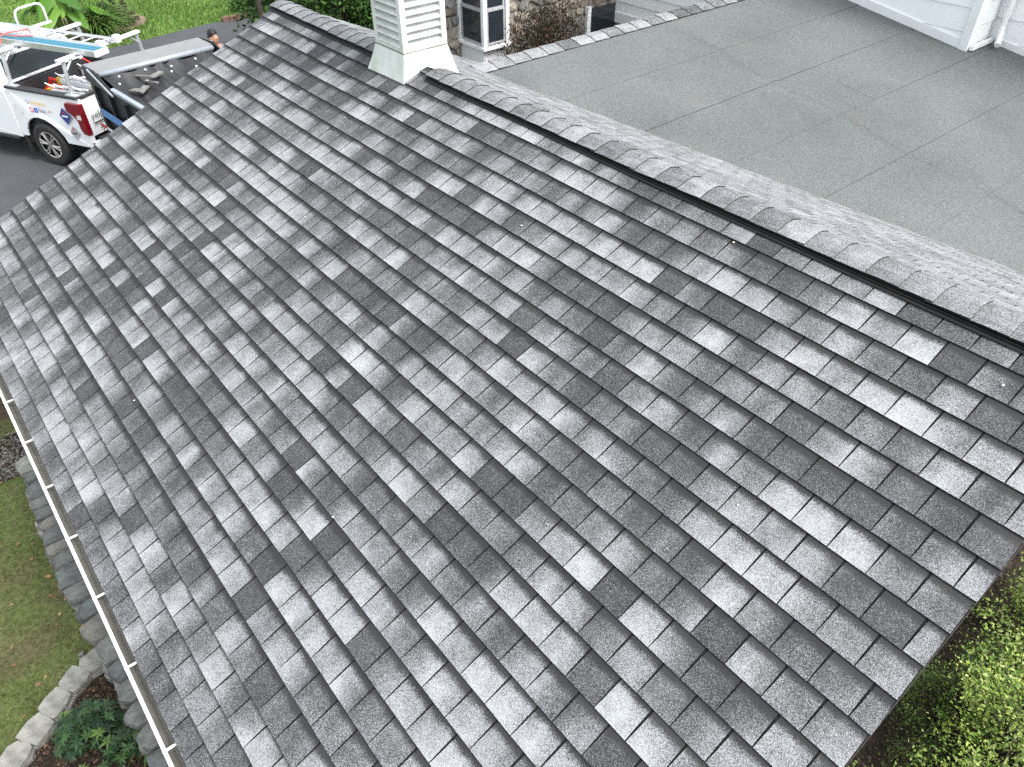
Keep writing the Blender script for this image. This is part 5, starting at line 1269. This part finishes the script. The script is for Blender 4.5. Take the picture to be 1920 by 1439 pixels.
# elephant ear: large heart-shaped leaves on stalks
def elephant_ear(base, seed):
    r = np.random.RandomState(seed); t = plant('elephant_ear', 'elephant ear plant with huge heart-shaped bright green leaves', 'plant', base)
    out = [(0, 0), (-.22, .18), (-.30, .42), (-.12, .62), (.22, .60), (.55, .42), (.82, .20), (1.0, 0)]
    for i in range(17):
        a = r.uniform(0, 6.28); hgt = r.uniform(.45, 1.45); rad = r.uniform(.25, .85); tip = Vector(base) + Vector((math.cos(a) * rad, math.sin(a) * rad, hgt))
        g = G(); g.tube([tuple(Vector(base) + Vector((math.cos(a) * .1, math.sin(a) * .1, 0))), tuple(Vector(base).lerp(tip, .6) + Vector((0, 0, .18))), tuple(tip)], [.030, .022, .014], 6); st_ = g.build('stalk', simple('leaf_stalk_%d' % i, (.20, .28, .08), .5) if i == 0 else MATS['leaf_stalk_0'], t)
        S = r.uniform(.48, .78); dz = r.uniform(-1.1, -.35); d = Vector((math.cos(a), math.sin(a), dz)).normalized(); side = Vector((-math.sin(a), math.cos(a), 0)); up = side.cross(d) * -1
        V = []; F = []; cc = []
        mid = [tip + d * (S * (x)) + up * (.0) for x in np.linspace(-.08, 1.0, 7)]
        def wid_(x): return np.interp(x, [-.30, -.22, 0, .12, .3, .55, .82, 1.0], [.30, .40, .56, .60, .55, .40, .19, 0.0])
        xs_ = np.linspace(-.28, 1.0, 11)
        for x in xs_:
            droop = -.10 * S * x * x
            inner = .12 if x < -.02 else 0
            c0 = tip + d * (S * x) + Vector((0, 0, droop))
            w = wid_(x) * S * .62
            wav = .03 * S * math.sin(9 * x + i)
            V += [c0 + side * w + up * (-.10 * w + wav), c0 + side * w * .5 + up * .03, c0 + side * inner * S * .5, c0 - side * inner * S * .5, c0 - side * w * .5 + up * .03, c0 - side * w + up * (-.10 * w - wav)]
        col = np.array([(.085, .20, .025), (.14, .27, .04), (.055, .15, .022)][r.randint(0, 3)]) * r.uniform(.85, 1.15)
        for q in range(len(xs_) - 1):
            for w_ in (0, 1, 3, 4) if xs_[q] < -.03 else (0, 1, 2, 3, 4):
                F.append((q * 6 + w_, q * 6 + w_ + 1, q * 6 + w_ + 7, q * 6 + w_ + 6)); cc.append(col * (1.1 if w_ in (1, 3) else .95))
        leaf_part('leaf', t, np.array([tuple(v) for v in V]), np.array(F), np.array(cc), LEAF, tuple(tip))
elephant_ear((24.0, -4.30, .02), 3)
shrub('coleus', 'dark purple coleus clump at the right end of the flower bed', (24.6, -5.72, .015), (.50, .42, .62), 2600, (.05, .10), [(.045, .010, .016), (.09, .014, .026), (.05, .06, .03), (.03, .03, .022)], 23, twigs=60, cat='plant')
# red laceleaf maple in front of the stone wall
shrub('red_laceleaf_maple', 'brownish-red laceleaf maple in front of the fieldstone wall', (10.4, -9.35, .0), (.75, 1.12, 2.10), 30000, (.035, .065), [(.050, .030, .020), (.036, .034, .018), (.072, .034, .024), (.028, .034, .017)], 25, twigs=200, cat='small tree', inner=.72, spr=.085)
# evergreen trees behind the ridge
def conifer(base, hgt, rad, seed, label, n=9000):
    r = np.random.RandomState(seed); t = plant('evergreen_tree', label, 'tree', base, 'evergreen trees behind the ridge'); b = np.array(base)
    g = G(); g.tube([tuple(b), tuple(b + [.03, .02, hgt * .5]), tuple(b + [0, 0, hgt * .97])], [.12, .08, .015], 8); 
    nb = 150; C = []; D = []; cc = []
    for i in range(nb):
        f = r.uniform(.06, 1) ; a = r.uniform(0, 6.28); R = rad * (1 - f ** 2.2) ** .7 * r.uniform(.7, 1.12) + .08; z = hgt * f
        p0 = b + [0, 0, z * .92]; p1 = b + [R * math.cos(a), R * math.sin(a), z + .12 * R]
        g.tube([tuple(p0), tuple((p0 + p1) / 2 + [0, 0, -.02]), tuple(p1)], [.016, .010, .004], 4, cap=False)
        k = n // nb; q = r.uniform(.35, 1.05, k)[:, None]; pp = p0 + (p1 - p0) * q + r.normal(0, 1, (k, 3)) * [.10, .10, .12]
        C.append(pp); D.append(unit(k, r) * .8 + np.array([math.cos(a), math.sin(a), -.1])); cc.append(rcol(k, [(.035, .095, .020), (.055, .13, .026), (.09, .18, .035), (.025, .07, .018)], .3, r) * r.uniform(.7, 1.35))
    g.build('trunk', BARK, t); C = np.concatenate(C); D = np.concatenate(D); L = r.uniform(.07, .16, len(C)); V, F = leaves(C, D, unit(len(C), r) + [0, 0, .6], L, L * .5, .2)
    leaf_part('crown', t, V, F, np.clip(np.concatenate(cc), .002, 1), LEAF, base)
conifer((17.6, -7.75, 0), 4.6, 1.05, 71, 'leftmost bright evergreen tree beside the dark post above the far ridge end')
conifer((16.9, -8.9, 0), 4.8, 1.05, 72, 'second evergreen tree from the left behind the ridge')
conifer((16.6, -10.1, 0), 4.9, 1.1, 73, 'middle evergreen tree behind the ridge, left of the chimney')
conifer((16.0, -11.2, 0), 4.9, 1.1, 74, 'evergreen tree just left of the chimney shaft')
conifer((15.6, -12.4, 0), 5.0, 1.1, 75, 'evergreen tree hidden mostly behind the chimney shaft')
conifer((21.5, -11.0, 0), 4.5, 1.2, 76, 'further evergreen tree behind the row at the driveway end')
g = G(); g.tube([(16.6, -6.72, 0), (16.62, -6.73, 2.0), (16.6, -6.75, 4.2)], [.07, .06, .05], 8); o = g.build('tree_trunk', BARK, None, origin='base'); tag(o, 'dark slim trunk standing at the left end of the evergreen row', 'trunk')

# bits blown onto the roof
g = G(); r = np.random.RandomState(88)
for (u, v) in ((2.35, -2.5), (3.75, -1.85), (5.6, -.9), (.62, -2.42), (6.4, -1.9), (3.0, .5), (1.2, -1.1), (5.2, 1.1), (7.4, -1.2)):
    g.box(RP(u, v, .016), (r.uniform(.006, .014), r.uniform(.006, .018), .003), rotz(r.uniform(0, 3)))
o = g.build('roof_debris', simple('pale_debris', (.6, .55, .48), .8)); tag(o, 'tiny pale crumbs of debris lying on the shingles', 'debris', kind='stuff')
